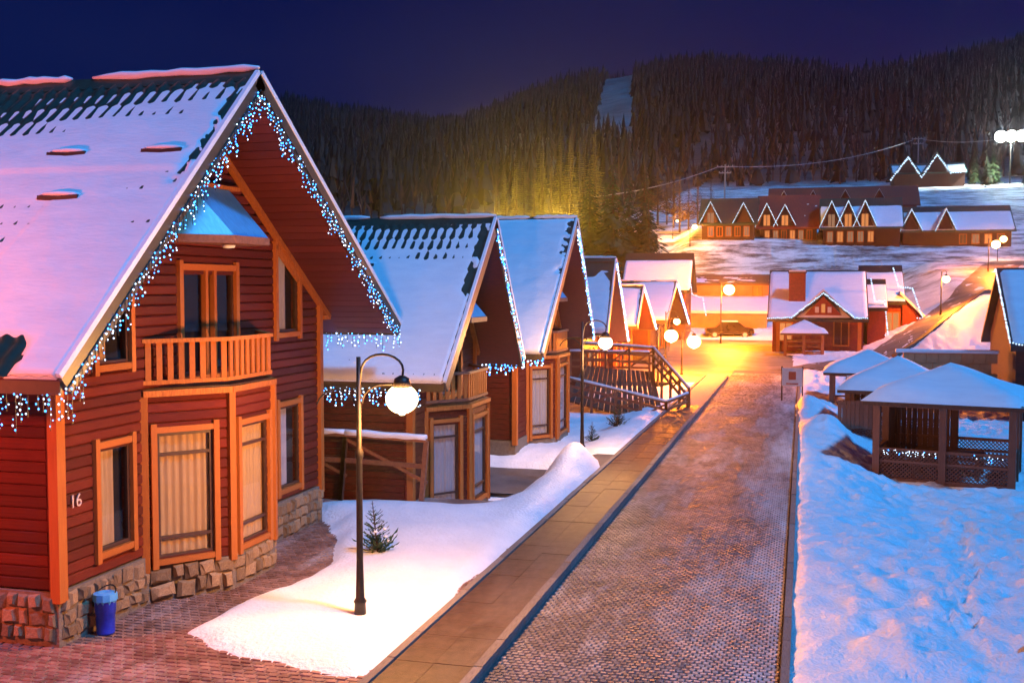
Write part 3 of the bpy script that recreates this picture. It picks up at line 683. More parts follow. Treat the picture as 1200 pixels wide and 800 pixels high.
# --- the big chalet in the foreground
O1 = (-9.1, 15.4, 0.12)
h1 = chalet('large red-brown log chalet with snowy roof and balcony, nearest and biggest of all', O1, -5.35, 3.45, -0.80, 7.58, 4.90, 3.67, 1.25, -3.85, 3.85, 9.0,
            bay=(-1.95, -0.93, 0.40, 1.45, 0.80, (5.17, 6.02)), lod=0, floor=3.0, zf=0.60, seed=3, bare=1.3,
            wins=[(-3.02, -2.30, 0.90, 2.30, dict(cover=0.5, cur=CURTAIN)), (-3.0, -2.28, 3.42, 4.3, dict(cover=0.35)),
                  (-0.95, 0.62, 3.08, 4.72, dict(mulls=(-0.25, 0.0), cover=0.0, cur=None, cw=0.10)), (2.10, 2.95, 3.64, 5.14, dict(top_drop=0.62, cover=0.5, cur=CURTAIN2)),
                  (2.12, 2.95, 0.80, 2.30, dict(cover=0.45, cur=CURTAIN2))],
            number=('16', -3.62, 1.62), guards=[(0.9, 1.95), (-0.62, 1.95), (-2.15, 1.95), (-3.6, 1.95), (-0.2, 2.95), (-1.75, 2.95), (-3.3, 2.95)])
icicles('blue-white icicle lights along the front gable of the nearest chalet', [at(h1, p) for p in ((1.30, -5.30, 3.33), (1.30, -0.80, 7.38), (1.30, 4.86, 3.55))], drop=(0.12, 0.48), step=0.095, r=0.012, blue=0.62)
icicles('blue-white icicle lights along the side eave of the nearest chalet', [at(h1, p) for p in ((1.25, -5.33, 3.30), (-6.0, -5.33, 3.30))], drop=(0.15, 0.46), step=0.095, r=0.012, blue=0.62)
icicles('short icicle lights under the far eave corner of the nearest chalet', [at(h1, p) for p in ((1.2, 4.85, 3.50), (-2.5, 4.85, 3.50))], drop=(0.1, 0.35), step=0.12, r=0.015)

# --- second chalet
O2 = (-8.0, 23.5, -0.80)
c2 = 23.5
h2 = chalet('second log chalet along the road, long grey-blue snowy roof, behind the near street lamp', O2, 20.3 - c2, 3.45, 24.0 - c2, 6.91, 26.55 - c2, 3.5, 1.1, 21.35 - c2, 25.9 - c2, 8.0,
            bay=(22.3 - c2, 23.2 - c2, 24.7 - c2, 25.6 - c2, 0.72, (4.6, 5.4)), lod=1, floor=2.75, zf=0.55, seed=21,
            wins=[(23.3 - c2, 24.7 - c2, 2.85, 4.3, dict(mulls=(0.35,), cover=0.5, cur=CURTAIN2))], bare=0.66, guards=[(-1.4, 1.6), (-3.9, 1.6), (-2.4, 2.5)], snow_t=0.075)
icicles('bright blue light string down the front gable of the second chalet', [at(h2, p) for p in ((1.15, 24.0 - c2, 6.70), (1.15, 26.5 - c2, 3.4))], drop=(0.04, 0.20), step=0.06, r=0.022, blue=0.55)
icicles('icicle lights hanging from the roadside eave of the second chalet', [at(h2, p) for p in ((0.6, 20.3 - c2, 3.32), (-6.8, 20.3 - c2, 3.32))], drop=(0.1, 0.4), step=0.1, r=0.017, blue=0.5)
icicles('horizontal blue light string under the far eave of the second chalet', [at(h2, p) for p in ((1.1, 26.5 - c2, 3.38), (-2.5, 26.5 - c2, 3.38))], drop=(0.05, 0.3), step=0.1, r=0.022, blue=0.6)

# --- third chalet
c3 = 32.4; O3 = (-8.0, c3, -0.25)
h3 = chalet('third log chalet with bright blue-lit snow roof, narrow between second chalet and footbridge', O3, 28.65 - c3, 2.98, 33.2 - c3, 6.9, 36.1 - c3, 3.2, 1.1, 29.9 - c3, 35.2 - c3, 8.0,
            bay=(31.3 - c3, 32.2 - c3, 33.8 - c3, 34.6 - c3, 0.72, (4.4, 5.2)), lod=1, floor=2.75, zf=0.4, seed=41,
            wins=[(32.2 - c3, 33.6 - c3, 2.85, 4.3, dict(mulls=(0.45,), cover=0.5, cur=CURTAIN2))], bare=0.3, guards=[(-1.2, 1.6)], snow_t=0.09)
icicles('bright blue light string down the front gable of the third chalet', [at(h3, p) for p in ((1.15, 33.2 - c3, 6.68), (1.15, 36.05 - c3, 3.1))], drop=(0.04, 0.22), step=0.06, r=0.026, blue=0.55)
icicles('horizontal blue light string under the near eave of the third chalet', [at(h3, p) for p in ((1.1, 28.7 - c3, 2.85), (-2.5, 28.7 - c3, 2.85))], drop=(0.05, 0.3), step=0.1, r=0.024, blue=0.6)

# --- fourth to sixth
c4 = 48.0; O4 = (-9.2, c4, -0.3)
h4 = chalet('fourth chalet with dark green ridge and steep snowy gable above the footbridge', O4, 44.9 - c4, 2.9, 46.95 - c4, 6.05, 50.4 - c4, 2.4, 1.2, 45.6 - c4, 49.6 - c4, 9.0, lod=2, seed=61, bare=1.5,
            wins=[(46.3 - c4, 47.5 - c4, 0.9, 2.0, dict(lit=WINDIM)), (46.4 - c4, 47.4 - c4, 2.9, 4.0, dict(lit=WINDIM))])
icicles('pale light string down the gable of the fourth chalet', [at(h4, p) for p in ((1.28, 46.95 - c4, 5.9), (1.28, 50.35 - c4, 2.3))], drop=(0.0, 0.1), step=0.07, r=0.035, blue=0.3)
c5 = 57.0; O5 = (-9.2, c5, -0.3)
h5 = chalet('low fifth chalet with warm-lit snowy gable beside the far street lamps', O5, 53.4 - c5, 2.9, 55.6 - c5, 4.85, 60.3 - c5, 2.6, 1.2, 54.0 - c5, 59.3 - c5, 9.0, lod=2, seed=71, bare=0.8,
            wins=[(55.2 - c5, 56.4 - c5, 0.8, 1.9, dict(lit=WINDIM)), (57.2 - c5, 58.2 - c5, 0.8, 1.9, dict(lit=WINDIM))])
icicles('pale light string down the gable of the low fifth chalet', [at(h5, p) for p in ((1.28, 55.6 - c5, 4.72), (1.28, 60.25 - c5, 2.5))], drop=(0.0, 0.08), step=0.08, r=0.035, blue=0.2)
c6 = 71.0; O6 = (-9.2, c6, -0.2)
h6 = chalet('sixth and farthest chalet of the roadside row, by the village square', O6, 65.5 - c6, 2.7, 70.6 - c6, 5.05, 78.2 - c6, 2.2, 1.2, 66.5 - c6, 76.8 - c6, 9.0, lod=2, seed=81, bare=0.8,
            wins=[(70.2 - c6, 71.6 - c6, 0.8, 2.0, dict(lit=WINDIM)), (73.0 - c6, 74.2 - c6, 0.8, 2.0, dict(lit=WINLIT))])
icicles('violet-white light string down the gable of the farthest roadside chalet', [at(h6, p) for p in ((1.28, 70.6 - c6, 4.9), (1.28, 78.1 - c6, 2.1))], drop=(0.0, 0.12), step=0.09, r=0.045, blue=0.4)

# ------------------------------------------------------------------ street lamps
def street_lamp(label, loc, side=1, globe_z=3.1, power=420, col=(1.0, 0.55, 0.20), lod=0, gm=GLOBE, reach=0.62, rz=0.0, gr=0.19, group='globe street lamps'):
    t = thing('street_lamp', label, 'street lamp', loc, rz, group); H = globe_z + 0.55
    n = 12 if lod == 0 else 8
    MB().lathe([(0.11, -0.3), (0.11, 0.05), (0.085, 0.10), (0.075, 0.30), (0.09, 0.33), (0.06, 0.38), (0.045, 0.9), (0.042, H * 0.62), (0.055, H * 0.63), (0.055, H * 0.65), (0.035, H * 0.66), (0.03, H)], n).build('post', METAL, t, smooth=True)
    arm = [(0, 0, H - 0.5), (0.04 * side, 0, H - 0.16)] + [(side * (0.05 + reach / 2 * (1 - math.cos(a)) * 0.95), 0, H - 0.16 + 0.20 * math.sin(a)) for a in np.linspace(0.3, PI, 10)] + [(side * reach, 0, globe_z + 0.2)]
    MB().tube(arm, 0.017, 8).build('arm', METAL, t, smooth=True)
    sc_ = [(side * (0.05 + 0.55 * reach * (1 - math.cos(a))), 0, H - 0.62 + 0.26 * math.sin(a)) for a in np.linspace(0, PI / 2, 8)] + [(side * reach * 0.98, 0, H - 0.36)]
    MB().tube(sc_, 0.012, 6).build('scroll', METAL, t, smooth=True)
    if lod == 0:
        MB().tube([(-side * (0.03 + 0.30 * (1 - math.cos(a))), 0, H - 0.75 + 0.30 * math.sin(a)) for a in np.linspace(0, PI * 0.9, 10)], 0.012, 6).build('scroll', METAL, t, smooth=True)
    MB().lathe([(0.03, globe_z + gr + 0.10), (0.10, globe_z + gr + 0.06), (0.13, globe_z + gr * 0.72)], 12, (side * reach, 0, 0)).build('globe_cap', METAL, t, smooth=True)
    g = MB().lathe([(0.03, globe_z - gr)] + [(gr * math.cos(a), globe_z + gr * 0.92 * math.sin(a)) for a in np.linspace(-1.35, 1.15, 12)] + [(0.06, globe_z + gr * 0.9)], 20, (side * reach, 0, 0)).build('globe', gm, t, smooth=True)
    g.visible_shadow = False
    ld = bpy.data.lights.new('lamp_light', 'POINT'); ld.energy = power; ld.color = col; ld.shadow_soft_size = gr * 1.02
    lo = bpy.data.objects.new('lamp_light', ld); COL.objects.link(lo); lo.parent = t; lo.location = (side * reach, 0, globe_z)
    return t
WARM = (1.0, 0.47, 0.16)
street_lamp('lit globe street lamp on a black post in the snow bank before the nearest chalet', (-5.76, 13.4, 0.0), power=1500, col=(1.0, 0.42, 0.10), gr=0.215)
street_lamp('second globe street lamp, beside the lane between second and third chalets', (-5.66, 28.1, 0.0), power=1000, col=WARM)
street_lamp('street lamp beyond the footbridge, first of the two close together', (-6.75, 52.0, -0.3), globe_z=2.5, power=5500, col=(1.0, 0.23, 0.012), lod=1, gm=GLOBEFAR, gr=0.33)
street_lamp('low street lamp beyond the footbridge, nearer the road of the close pair', (-6.1, 56.5, -0.3), globe_z=2.0, power=5500, col=(1.0, 0.23, 0.012), lod=1, gm=GLOBEFAR, gr=0.36)
street_lamp('tall street lamp before the ochre house across the square', (-6.4, 88, 0.0), globe_z=4.3, power=22000, col=(1.0, 0.23, 0.012), lod=1, gm=GLOBEFAR, gr=0.45)
street_lamp('street lamp before the low fifth chalet, half hidden by the close pair', (-7.5, 61, 0.0), globe_z=2.6, power=4500, col=(1.0, 0.23, 0.012), lod=1, gm=GLOBEFAR)
street_lamp('lone street lamp on the snowy bank beside the climbing road', (9.2, 80, gz(9.2, 80)), globe_z=2.5, power=7000, col=(1.0, 0.26, 0.02), lod=1, gm=GLOBEFAR, side=1, reach=0.3, gr=0.26)
street_lamp('glaring street lamp at the top of the climbing road', (16.6, 109, gz(16.6, 109)), globe_z=2.6, power=6500, col=(1.0, 0.23, 0.015), lod=1, gm=GLOBEFAR, gr=0.4)
street_lamp('small street lamp on the terrace below the long twin-gabled chalet', (22.0, 138, gz(22, 138)), globe_z=3.0, power=1800, col=(1.0, 0.34, 0.06), lod=1, gm=GLOBEFAR, gr=0.4)
street_lamp('street lamp on the terrace before the dark-roofed chalet uphill', (-14.8, 146, gz(-14.8, 146)), globe_z=2.6, power=1800, col=(1.0, 0.28, 0.03), lod=1, gm=GLOBEFAR, gr=0.35)
street_lamp('street lamp at the near end of the row, behind the viewer', (-5.76, -1.3, 0.0), power=1100, col=(1.0, 0.36, 0.20), lod=1)
street_lamp('street lamp in the courtyard before the side wall of the nearest chalet', (-13.6, 7.5, 0.0), globe_z=4.3, power=2800, col=(1.0, 0.13, 0.04), lod=1)
# ------------------------------------------------------------------ things round the near chalets
bn = thing('litter_bin', 'small blue litter bin with a paler blue bag by the stone footing', 'bin', (-8.85, 12.15, 0.02)); bn.scale = (0.9, 0.9, 0.9)
MB().lathe([(0.125, 0.0), (0.13, 0.03), (0.135, 0.30), (0.145, 0.31), (0.145, 0.34), (0.15, 0.345), (0.155, 0.52), (0.165, 0.53), (0.165, 0.56), (0.14, 0.56), (0.13, 0.40)], 18).build('drum', BINBLUE, bn, smooth=True)
MB().lathe([(0.06, 0.36), (0.15, 0.44), (0.172, 0.57), (0.175, 0.50), (0.17, 0.60), (0.10, 0.615), (0.02, 0.60)], 11).build('bin_bag', BAGBLUE, bn)
MB().tube([(0.15 * math.cos(a), 0.15 * math.sin(a), 0.58 + 0.10 * math.sin(max(0, a) if a < PI else 0)) for a in np.linspace(0, PI, 10)], 0.01, 6).build('handle', METAL, bn)

def snow_rail(label, pts, h, name='wooden_railing', posts=None, mids=(0.45,), lean=0.0, braces=True, snow=0.06, cat='railing', m=BROWNWOOD, drop=0.4):
    """railing through ground points pts (top at z+h); snow lies on the top rail"""
    o = thing(name, label, cat, pts[0]); o0 = Vector(pts[0]); P = [Vector(p) - o0 for p in pts]
    for a, b in zip(P[:-1], P[1:]):
        L = (b - a).length; n = max(1, int(round(L / 1.25)))
        up = Vector((0, 0, h))
        MB().beam(a + up, b + up, 0.10, 0.07).build('top_rail', m, o)
        k = 9; MB().tube([a.lerp(b, t) + up + Vector((0, 0, 0.05 + random.uniform(-.008, .008))) for t in np.linspace(0.0, 1.0, k)], [snow * random.uniform(.75, 1.1) for _ in range(k)], 8).build('rail_snow', ROOFSNOW, o, smooth=True)
        for q in mids: MB().beam(a + up * q, b + up * q, 0.05, 0.09).build('mid_rail', m, o)
        for i in range(n + 1):
            p = a.lerp(b, i / n)
            MB().beam(p - Vector((0, 0, drop)) + Vector((lean, 0, 0)), p + up * 0.985, 0.09, 0.09).build('post', m, o)
            if braces and i < n:
                q = a.lerp(b, (i + 1) / n); MB().beam(p + up * 0.9 + Vector((0, .03, 0)), q + up * 0.1 + Vector((0, .03, 0)), 0.045, 0.06).build('brace', m, o)
    return o
snow_rail('snow-capped brown railing between the nearest and second chalets', [(-10.6, 20.25, 0.62), (-9.0, 20.25, 0.62), (-7.25, 20.25, 0.56)], 0.95, lean=-0.12, snow=0.075)

# footbridge: sloping deck with railings on both sides, beside the road
fb = thing('wooden_footbridge', 'dark timber footbridge with crossed rails sloping down to the road', 'footbridge', (-6.5, 41, -0.3))
o0 = Vector((-6.5, 41, -0.3))
P = lambda x, y, z: Vector((x, y, z)) - o0
near = [P(-8.6, 40.0, 0.25), P(-4.75, 38.9, -0.45), P(-4.1, 40.1, -0.25)]; far = [P(-8.9, 44.2, 1.25), P(-5.9, 44.0, 1.1), P(-4.1, 40.6, -0.2)]
nb = 16
for i in range(nb):
    t0, t1 = i / nb + 0.004, (i + 1) / nb - 0.004
    f = lambda t: (near[0].lerp(near[1], t), far[0].lerp(far[1], t))
    a0, b0 = f(t0); a1, b1 = f(t1); dz = Vector((0, 0, -0.06))
    MB().hexa([a0 + dz, a1 + dz, b1 + dz, b0 + dz, a0, a1, b1, b0]).build('deck_plank', DARKWOOD, fb)
def rail_on(parent, pts, h, rows, n_per=1.0, snow=0.05, m=BROWNWOOD):
    for a, b in zip(pts[:-1], pts[1:]):
        L = (b - a).length; n = max(1, int(round(L / n_per)))
        for r in rows: MB().beam(a + Vector((0, 0, h * r)), b + Vector((0, 0, h * r)), 0.07, 0.09).build('rail', m, parent)
        k = 8; MB().tube([a.lerp(b, t) + Vector((0, 0, h + 0.055)) for t in np.linspace(0, 1, k)], [snow * random.uniform(.7, 1.1) for _ in range(k)], 7).build('rail_snow', ROOFSNOW, parent, smooth=True)
        for i in range(n + 1):
            p = a.lerp(b, i / n); MB().beam(p - Vector((0, 0, 1.0)), p + Vector((0, 0, h)), 0.10, 0.10).build('post', m, parent)
            if i < n:
                q = a.lerp(b, (i + 1) / n); MB().beam(p + Vector((0, 0.02, 0.1)), q + Vector((0, 0.02, h * 0.92)), 0.05, 0.07).build('brace', m, parent)
rail_on(fb, near, 0.85, (0.35, 0.68, 1.0)); rail_on(fb, far, 0.95, (0.35, 0.68, 1.0))
snow_rail('upper wooden railing behind the footbridge, before the fourth chalet', [(-9.6, 45.0, 0.9), (-6.2, 45.0, 0.9)], 0.9, mids=(0.3, 0.6), braces=False)

# --- conifers
def conifer_mesh(name, h, r, layers, per, seed, m, twig=3, droop=0.35, start=0.10, thin=1.0):
    rr = random.Random(seed); mb = MB()
    for i in range(layers):
        t = i / layers; z = h * (start + (0.985 - start) * t); R = r * (1 - t) ** 0.85 * rr.uniform(0.75, 1.12) + 0.03 * h / 10
        for k in range(max(4, int(per * (1 - 0.5 * t)))):
            a = rr.uniform(0, 2 * PI); L = R * rr.uniform(0.6, 1.1); dr = droop * L * rr.uniform(0.6, 1.3)
            ca, sa = math.cos(a), math.sin(a); wd = L * 0.16 * thin
            for q in range(twig):
                u0, u1 = q / twig * 0.85, (q + 1) / twig
                x0, x1 = L * u0, L * u1; z0, z1 = z - dr * u0 ** 1.4, z - dr * u1 ** 1.4
                for sgn in (-1, 1):
                    w1 = wd * rr.uniform(0.7, 1.6) * (1.1 - u0 * 0.6)
                    mb.add([(ca * x0, sa * x0, z0), (ca * x1, sa * x1, z1), (ca * (x0 * .35 + x1 * .65) - sa * w1 * sgn, sa * (x0 * .35 + x1 * .65) + ca * w1 * sgn, (z0 + z1) / 2 - w1 * rr.uniform(0.1, 0.7))], [(0, 1, 2)])
    return mb.mesh(name, m)
TRV = [conifer_mesh('crown', 10, 2.1, 52, 17, s, NEEDLE, 3, 0.42) for s in (1, 2, 3)]
TRD = [conifer_mesh('crown', 10, 1.7, 44, 9, s, NEEDLE_DRY, 3, -0.25, 0.18, 0.55) for s in (4, 5)]
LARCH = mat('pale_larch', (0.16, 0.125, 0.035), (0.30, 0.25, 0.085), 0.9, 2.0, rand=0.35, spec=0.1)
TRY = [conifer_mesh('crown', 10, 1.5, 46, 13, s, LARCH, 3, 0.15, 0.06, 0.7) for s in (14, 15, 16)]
TRUNK = MB().tube([(0, 0, -0.8), (0.03, 0, 3), (0, 0.04, 7), (0, 0, 9.8)], [0.17, 0.13, 0.07, 0.015], 7).mesh('trunk', BARK)
def tree(label, x, y, h, group, dry=False, z=None, wide=1.0, name=None, crowns=None):
    t = thing(name or ('larch_tree' if dry else 'fir_tree'), label, 'tree', (x, y, gz(x, y) if z is None else z), random.uniform(0, 6.28), group); k = h / 10
    piece('trunk', TRUNK, t, (0, 0, 0), 0, (k, k, k)); piece('crown', random.choice(crowns or (TRD if dry else TRV)), t, (0, 0, 0), 0, (k * wide, k * wide, k))
    return t
YG = [conifer_mesh('crown', 1.0, 0.42, 13, 15, s, NEEDLE, 5, -0.55, 0.03, 0.55) for s in (11, 12)]
def sapling(label, x, y, h, lean=0, snow=True):
    t = thing('young_pine', label, 'shrub', (x, y, gz(x, y) - 0.04), random.uniform(0, 6)); t.rotation_euler.x = lean
    piece('crown', random.choice(YG), t, (0, 0, 0), 0, (h, h, h)); MB().tube([(0, 0, -0.1), (0, 0, h * 0.97)], [0.02, 0.006], 6).build('trunk', BARK, t)
    if snow:
        mb = MB()
        for _ in range(7):
            a = random.uniform(0, 6.28); r_ = h * random.uniform(.12, .3); zz = h * random.uniform(.15, .5)
            mb.lathe([(0.005, -0.012), (0.045 * h, 0.0), (0.03 * h, 0.022), (0.004, 0.03)], 7, (r_ * math.cos(a), r_ * math.sin(a), zz))
        tag(mb.build('snow_clumps', ROOFSNOW, t, smooth=True), kind='stuff')
sapling('young pine in the snow bank beside the nearest street lamp', -6.85, 16.7, 0.92, lean=0.12)
sapling('snow-dusted young pine by the second chalet bay at the railing end', -8.15, 21.9, 0.95)
sapling('tiny pine in the snow patch beside the second street lamp', -6.1, 31.8, 0.65, snow=False)
sapling('small pine in the snow patch below the footbridge rail', -5.85, 34.9, 0.95, snow=False)

# ------------------------------------------------------------------ gazebos
def gazebo(label, cx, cy, rz, hx, hy, zb, post_h, rise, over=0.32, bays=2, lod=0, snow_m=ROOFSNOW, group='snow-roofed gazebos', wood=BROWNWOOD):
    g = thing('gazebo', label, 'gazebo', (cx, cy, zb), rz, group)
    pm = cube('post', wood); corners = []
    for i in range(bays + 1):
        for j in range(bays + 1):
            if i in (0, bays) or j in (0, bays):
                x, y = -hx + 2 * hx * i / bays, -hy + 2 * hy * j / bays
                piece('post', pm, g, (x, y, post_h / 2 - 0.15), 0, (0.18, 0.18, post_h + 0.3))
    for (x0, y0, x1, y1) in ((-hx, -hy, hx, -hy), (hx, -hy, hx, hy), (hx, hy, -hx, hy), (-hx, hy, -hx, -hy)):
        MB().beam((x0, y0, post_h - 0.06), (x1, y1, post_h - 0.06), 0.12, 0.14).build('top_beam', wood, g)
        MB().beam((x0, y0, 0.92), (x1, y1, 0.92), 0.10, 0.07).build('hand_rail', wood, g)
        MB().beam((x0, y0, 0.60), (x1, y1, 0.60), 0.08, 0.06).build('mid_rail', wood, g)
        MB().beam((x0, y0, 0.10), (x1, y1, 0.10), 0.10, 0.12).build('bottom_rail', wood, g)
        if lod == 0:
            d = Vector((x1 - x0, y1 - y0, 0)); L = d.length; d.normalize(); nrm = Vector((d.y, -d.x, 0))
            for bidx in range(bays):
                mb = MB(); s0, s1 = bidx * L / bays + 0.07, (bidx + 1) * L / bays - 0.07; z0, z1 = 0.16, 0.885
                for sg in (-1, 1):
                    s = s0 - (z1 - z0)
                    while s < s1 + (z1 - z0):
                        a, b = (s, z0), (s + sg * (z1 - z0), z1)
                        pts = []
                        for u in np.linspace(0, 1, 17):
                            q = a[0] + (b[0] - a[0]) * u
                            if s0 <= q <= s1: pts.append((q, a[1] + (b[1] - a[1]) * u))
                        if len(pts) > 1:
                            f = lambda q: Vector((x0, y0, 0)) + d * q[0] + Vector((0, 0, q[1])) + nrm * (0.012 * sg)
                            mb.beam(f(pts[0]), f(pts[-1]), 0.022, 0.042, nrm)
                        s += 0.105
                tag(mb.build('lattice_panel', wood, g), kind='stuff')
    if lod == 0:
        for k in range(int(hx / 0.15)): piece('back_board', unit('back_board', wood), g, (-hx + 0.15 * k + 0.12, hy - 0.02, 0.1 + (post_h - 0.25) / 2), 0, (0.14, 0.03, post_h - 0.25 + random.uniform(-.02, .02)))
        for k in range(int(hx / 0.15)): piece('back_board', unit('back_board', wood), g, (-hx + 0.02, -0.05 + 0.15 * k + 0.12, 0.1 + (post_h - 0.25) / 2), PI / 2, (0.14, 0.03, post_h - 0.25 + random.uniform(-.02, .02)))
    ex, ey = hx + over, hy + over
    base = [(-ex, -ey, post_h + 0.02), (ex, -ey, post_h + 0.02), (ex, ey, post_h + 0.02), (-ex, ey, post_h + 0.02)]; cap = [(s[0] * 0.03, s[1] * 0.03, post_h + rise) for s in base]
    MB().prism(base, cap).build('roof', DARKWOOD, g)
    MB().prism([(x, y, post_h - 0.08) for x, y, z in base], [(x, y, post_h + 0.015) for x, y, z in base]).build('eave_board', DARKWOOD, g)
    n = 14; mb = MB(); V = lambda u, v: (u, v)
    A = np.zeros((n + 1, n + 1, 3))
    for i in range(n + 1):
        for j in range(n + 1):
            u, v = -1 + 2 * i / n, -1 + 2 * j / n; m_ = max(abs(u), abs(v)); edge = (i in (0, n) or j in (0, n))
            z = post_h + 0.03 + rise * (1 - m_) * 1.0 + 0.13 + 0.025 * math.sin(5 * u + 3 * v)
            k = 1.03
            A[j, i] = (ex * u * k, ey * v * k, (post_h + 0.03) if edge else z)
            if m_ > 0.86 and not edge: A[j, i, 0] *= 1.12 if abs(u) > .86 else 1; A[j, i, 1] *= 1.12 if abs(v) > .86 else 1
    mb.grid(A).build('roof_snow', snow_m, g, smooth=True)
    MB().box(-hx, hx, -hy, hy, -0.25, 0.05).build('floor', DARKWOOD, g)
    sill = MB().tube([(-hx + 0.1, -hy - 0.12, 0.03), (-0.1, -hy - 0.13, 0.05), (0.1, -hy - 0.1, 0.0)], [0.05, 0.06, 0.03], 7).tube([(0.15, -hy - 0.12, 0.0), (hx - 0.1, -hy - 0.12, 0.05)], [0.05, 0.05], 7)
    sill.build('sill_snow', ROOFSNOW, g, smooth=True)
    if lod == 0:
        t = MB().box(-0.9, 0.9, -0.35, 0.35, 0.68, 0.74).box(-0.8, -0.7, -0.3, 0.3, 0.05, 0.675).box(0.7, 0.8, -0.3, 0.3, 0.05, 0.675).build('table', BROWNWOOD, g)
        for s in (-1, 1): MB().box(-0.95, 0.95, s * 0.75 - 0.15, s * 0.75 + 0.15, 0.40, 0.45).box(-0.85, -0.75, s * .75 - .12, s * .75 + .12, 0.05, 0.397).box(0.75, 0.85, s * .75 - .12, s * .75 + .12, 0.05, 0.397).build('bench', BROWNWOOD, g)
    return g
K = 1.15
g1 = gazebo('nearest gazebo with latticed sides and thick snow on its pyramid roof', 3.95, 31.9, -0.22, 1.68, 1.6, -0.72, 2.20, 0.85)
icicles('white lights wound along the near rail of the latticed gazebo', [at(g1, (-1.5, -1.66, 0.90)), at(g1, (-0.1, -1.66, 0.88))], drop=(0.02, 0.20), step=0.08, r=0.014, blue=0.15, group='lights on the gazebo rail')
icicles('few violet-white lights at the far end of the latticed gazebo rail', [at(g1, (0.7, -1.66, 0.90)), at(g1, (1.55, -1.66, 0.84))], drop=(0.0, 0.15), step=0.12, r=0.013, blue=0.4, group='lights on the gazebo rail')
g2 = gazebo('second gazebo, its blue pyramid roof showing just behind the nearest gazebo', 3.15, 39.2, -0.12, 1.5, 1.5, -1.05, 2.15, 0.95)
g3 = gazebo('third and farthest gazebo of the three by the road, low snowy roof', 2.55, 46.5, -0.05, 1.35, 1.3, -1.0, 2.1, 0.75, lod=1)
g4 = gazebo('small brown gazebo with pinkish snow roof before the brick house', 0.05, 74.6, 0.0, 1.2, 1.1, 0.02, 1.45, 0.72, lod=1, over=0.3)
# panel fence beside the gazebos
fn = thing('panel_fence', 'dark plank fence between the second gazebo and the snow pile', 'fence', (1.15, 37.6, gz(1.15, 37.6)))
for k in range(9): piece('board', unit('board', BROWNWOOD), fn, (0.14 * k + 0.07, 0, 0.42 + random.uniform(-.02, .02)), 0, (0.128, 0.03, 0.95))
MB().box(-0.03, 1.32, 0.02, 0.07, 0.72, 0.80).build('rail', DARKWOOD, fn); MB().box(-0.03, 1.32, 0.02, 0.07, 0.10, 0.18).build('rail', DARKWOOD, fn)

# signs
def sign(label, x, y, w_, h_, z0, post, blocks):
    s = thing('sign_board', label, 'sign', (x, y, gz(x, y) - 0.05))
    for k in (-1, 1): MB().box(k * w_ / 2 - 0.03, k * w_ / 2 + 0.03, 0.0, 0.06, -0.3, z0 + h_ + 0.06).build('post', DARKWOOD, s)
    p = MB().box(-w_ / 2, w_ / 2, -0.03, -0.003, z0, z0 + h_).build('panel', SIGNW, s)
    for (a, b, c, d) in blocks: MB().box(-w_ / 2 + a * w_, -w_ / 2 + b * w_, -0.036, -0.031, z0 + c * h_, z0 + d * h_).build('print', SIGNR, p)
    return s
sign('pale notice board with a dark square, at the roadside before the square', -0.40, 44.5, 0.80, 0.72, 0.75, 1, [(0.33, 0.68, 0.35, 0.8), (0.2, 0.8, 0.1, 0.16)])
sign('pink-lit notice panel beside the third gazebo', 1.95, 43.4, 0.62, 0.62, 1.05, 1, [(0.35, 0.6, 0.25, 0.6), (0.55, 0.75, 0.5, 0.72)])

# ------------------------------------------------------------------ houses beyond
def led_line(label, pts, r=0.05, m=LEDL, group='outline lights on the far houses'):
    o = thing('outline_lights', label, 'lights', pts[0], 0, group); q = [Vector(p) - Vector(pts[0]) for p in pts]
    MB().tube(q, 0.02, 5).build('cable', METAL, o)
    mb = MB(); step = r * 2.1
    for a, b in zip(q[:-1], q[1:]):
        n = max(1, int((b - a).length / step))
        for k in range(n): mb.octa(a.lerp(b, k / n) + Vector((0, -0.04, random.uniform(-r, r) * .5)), r * random.uniform(.8, 1.2))
    tag(mb.build('bulbs', m, o), kind='stuff'); return o

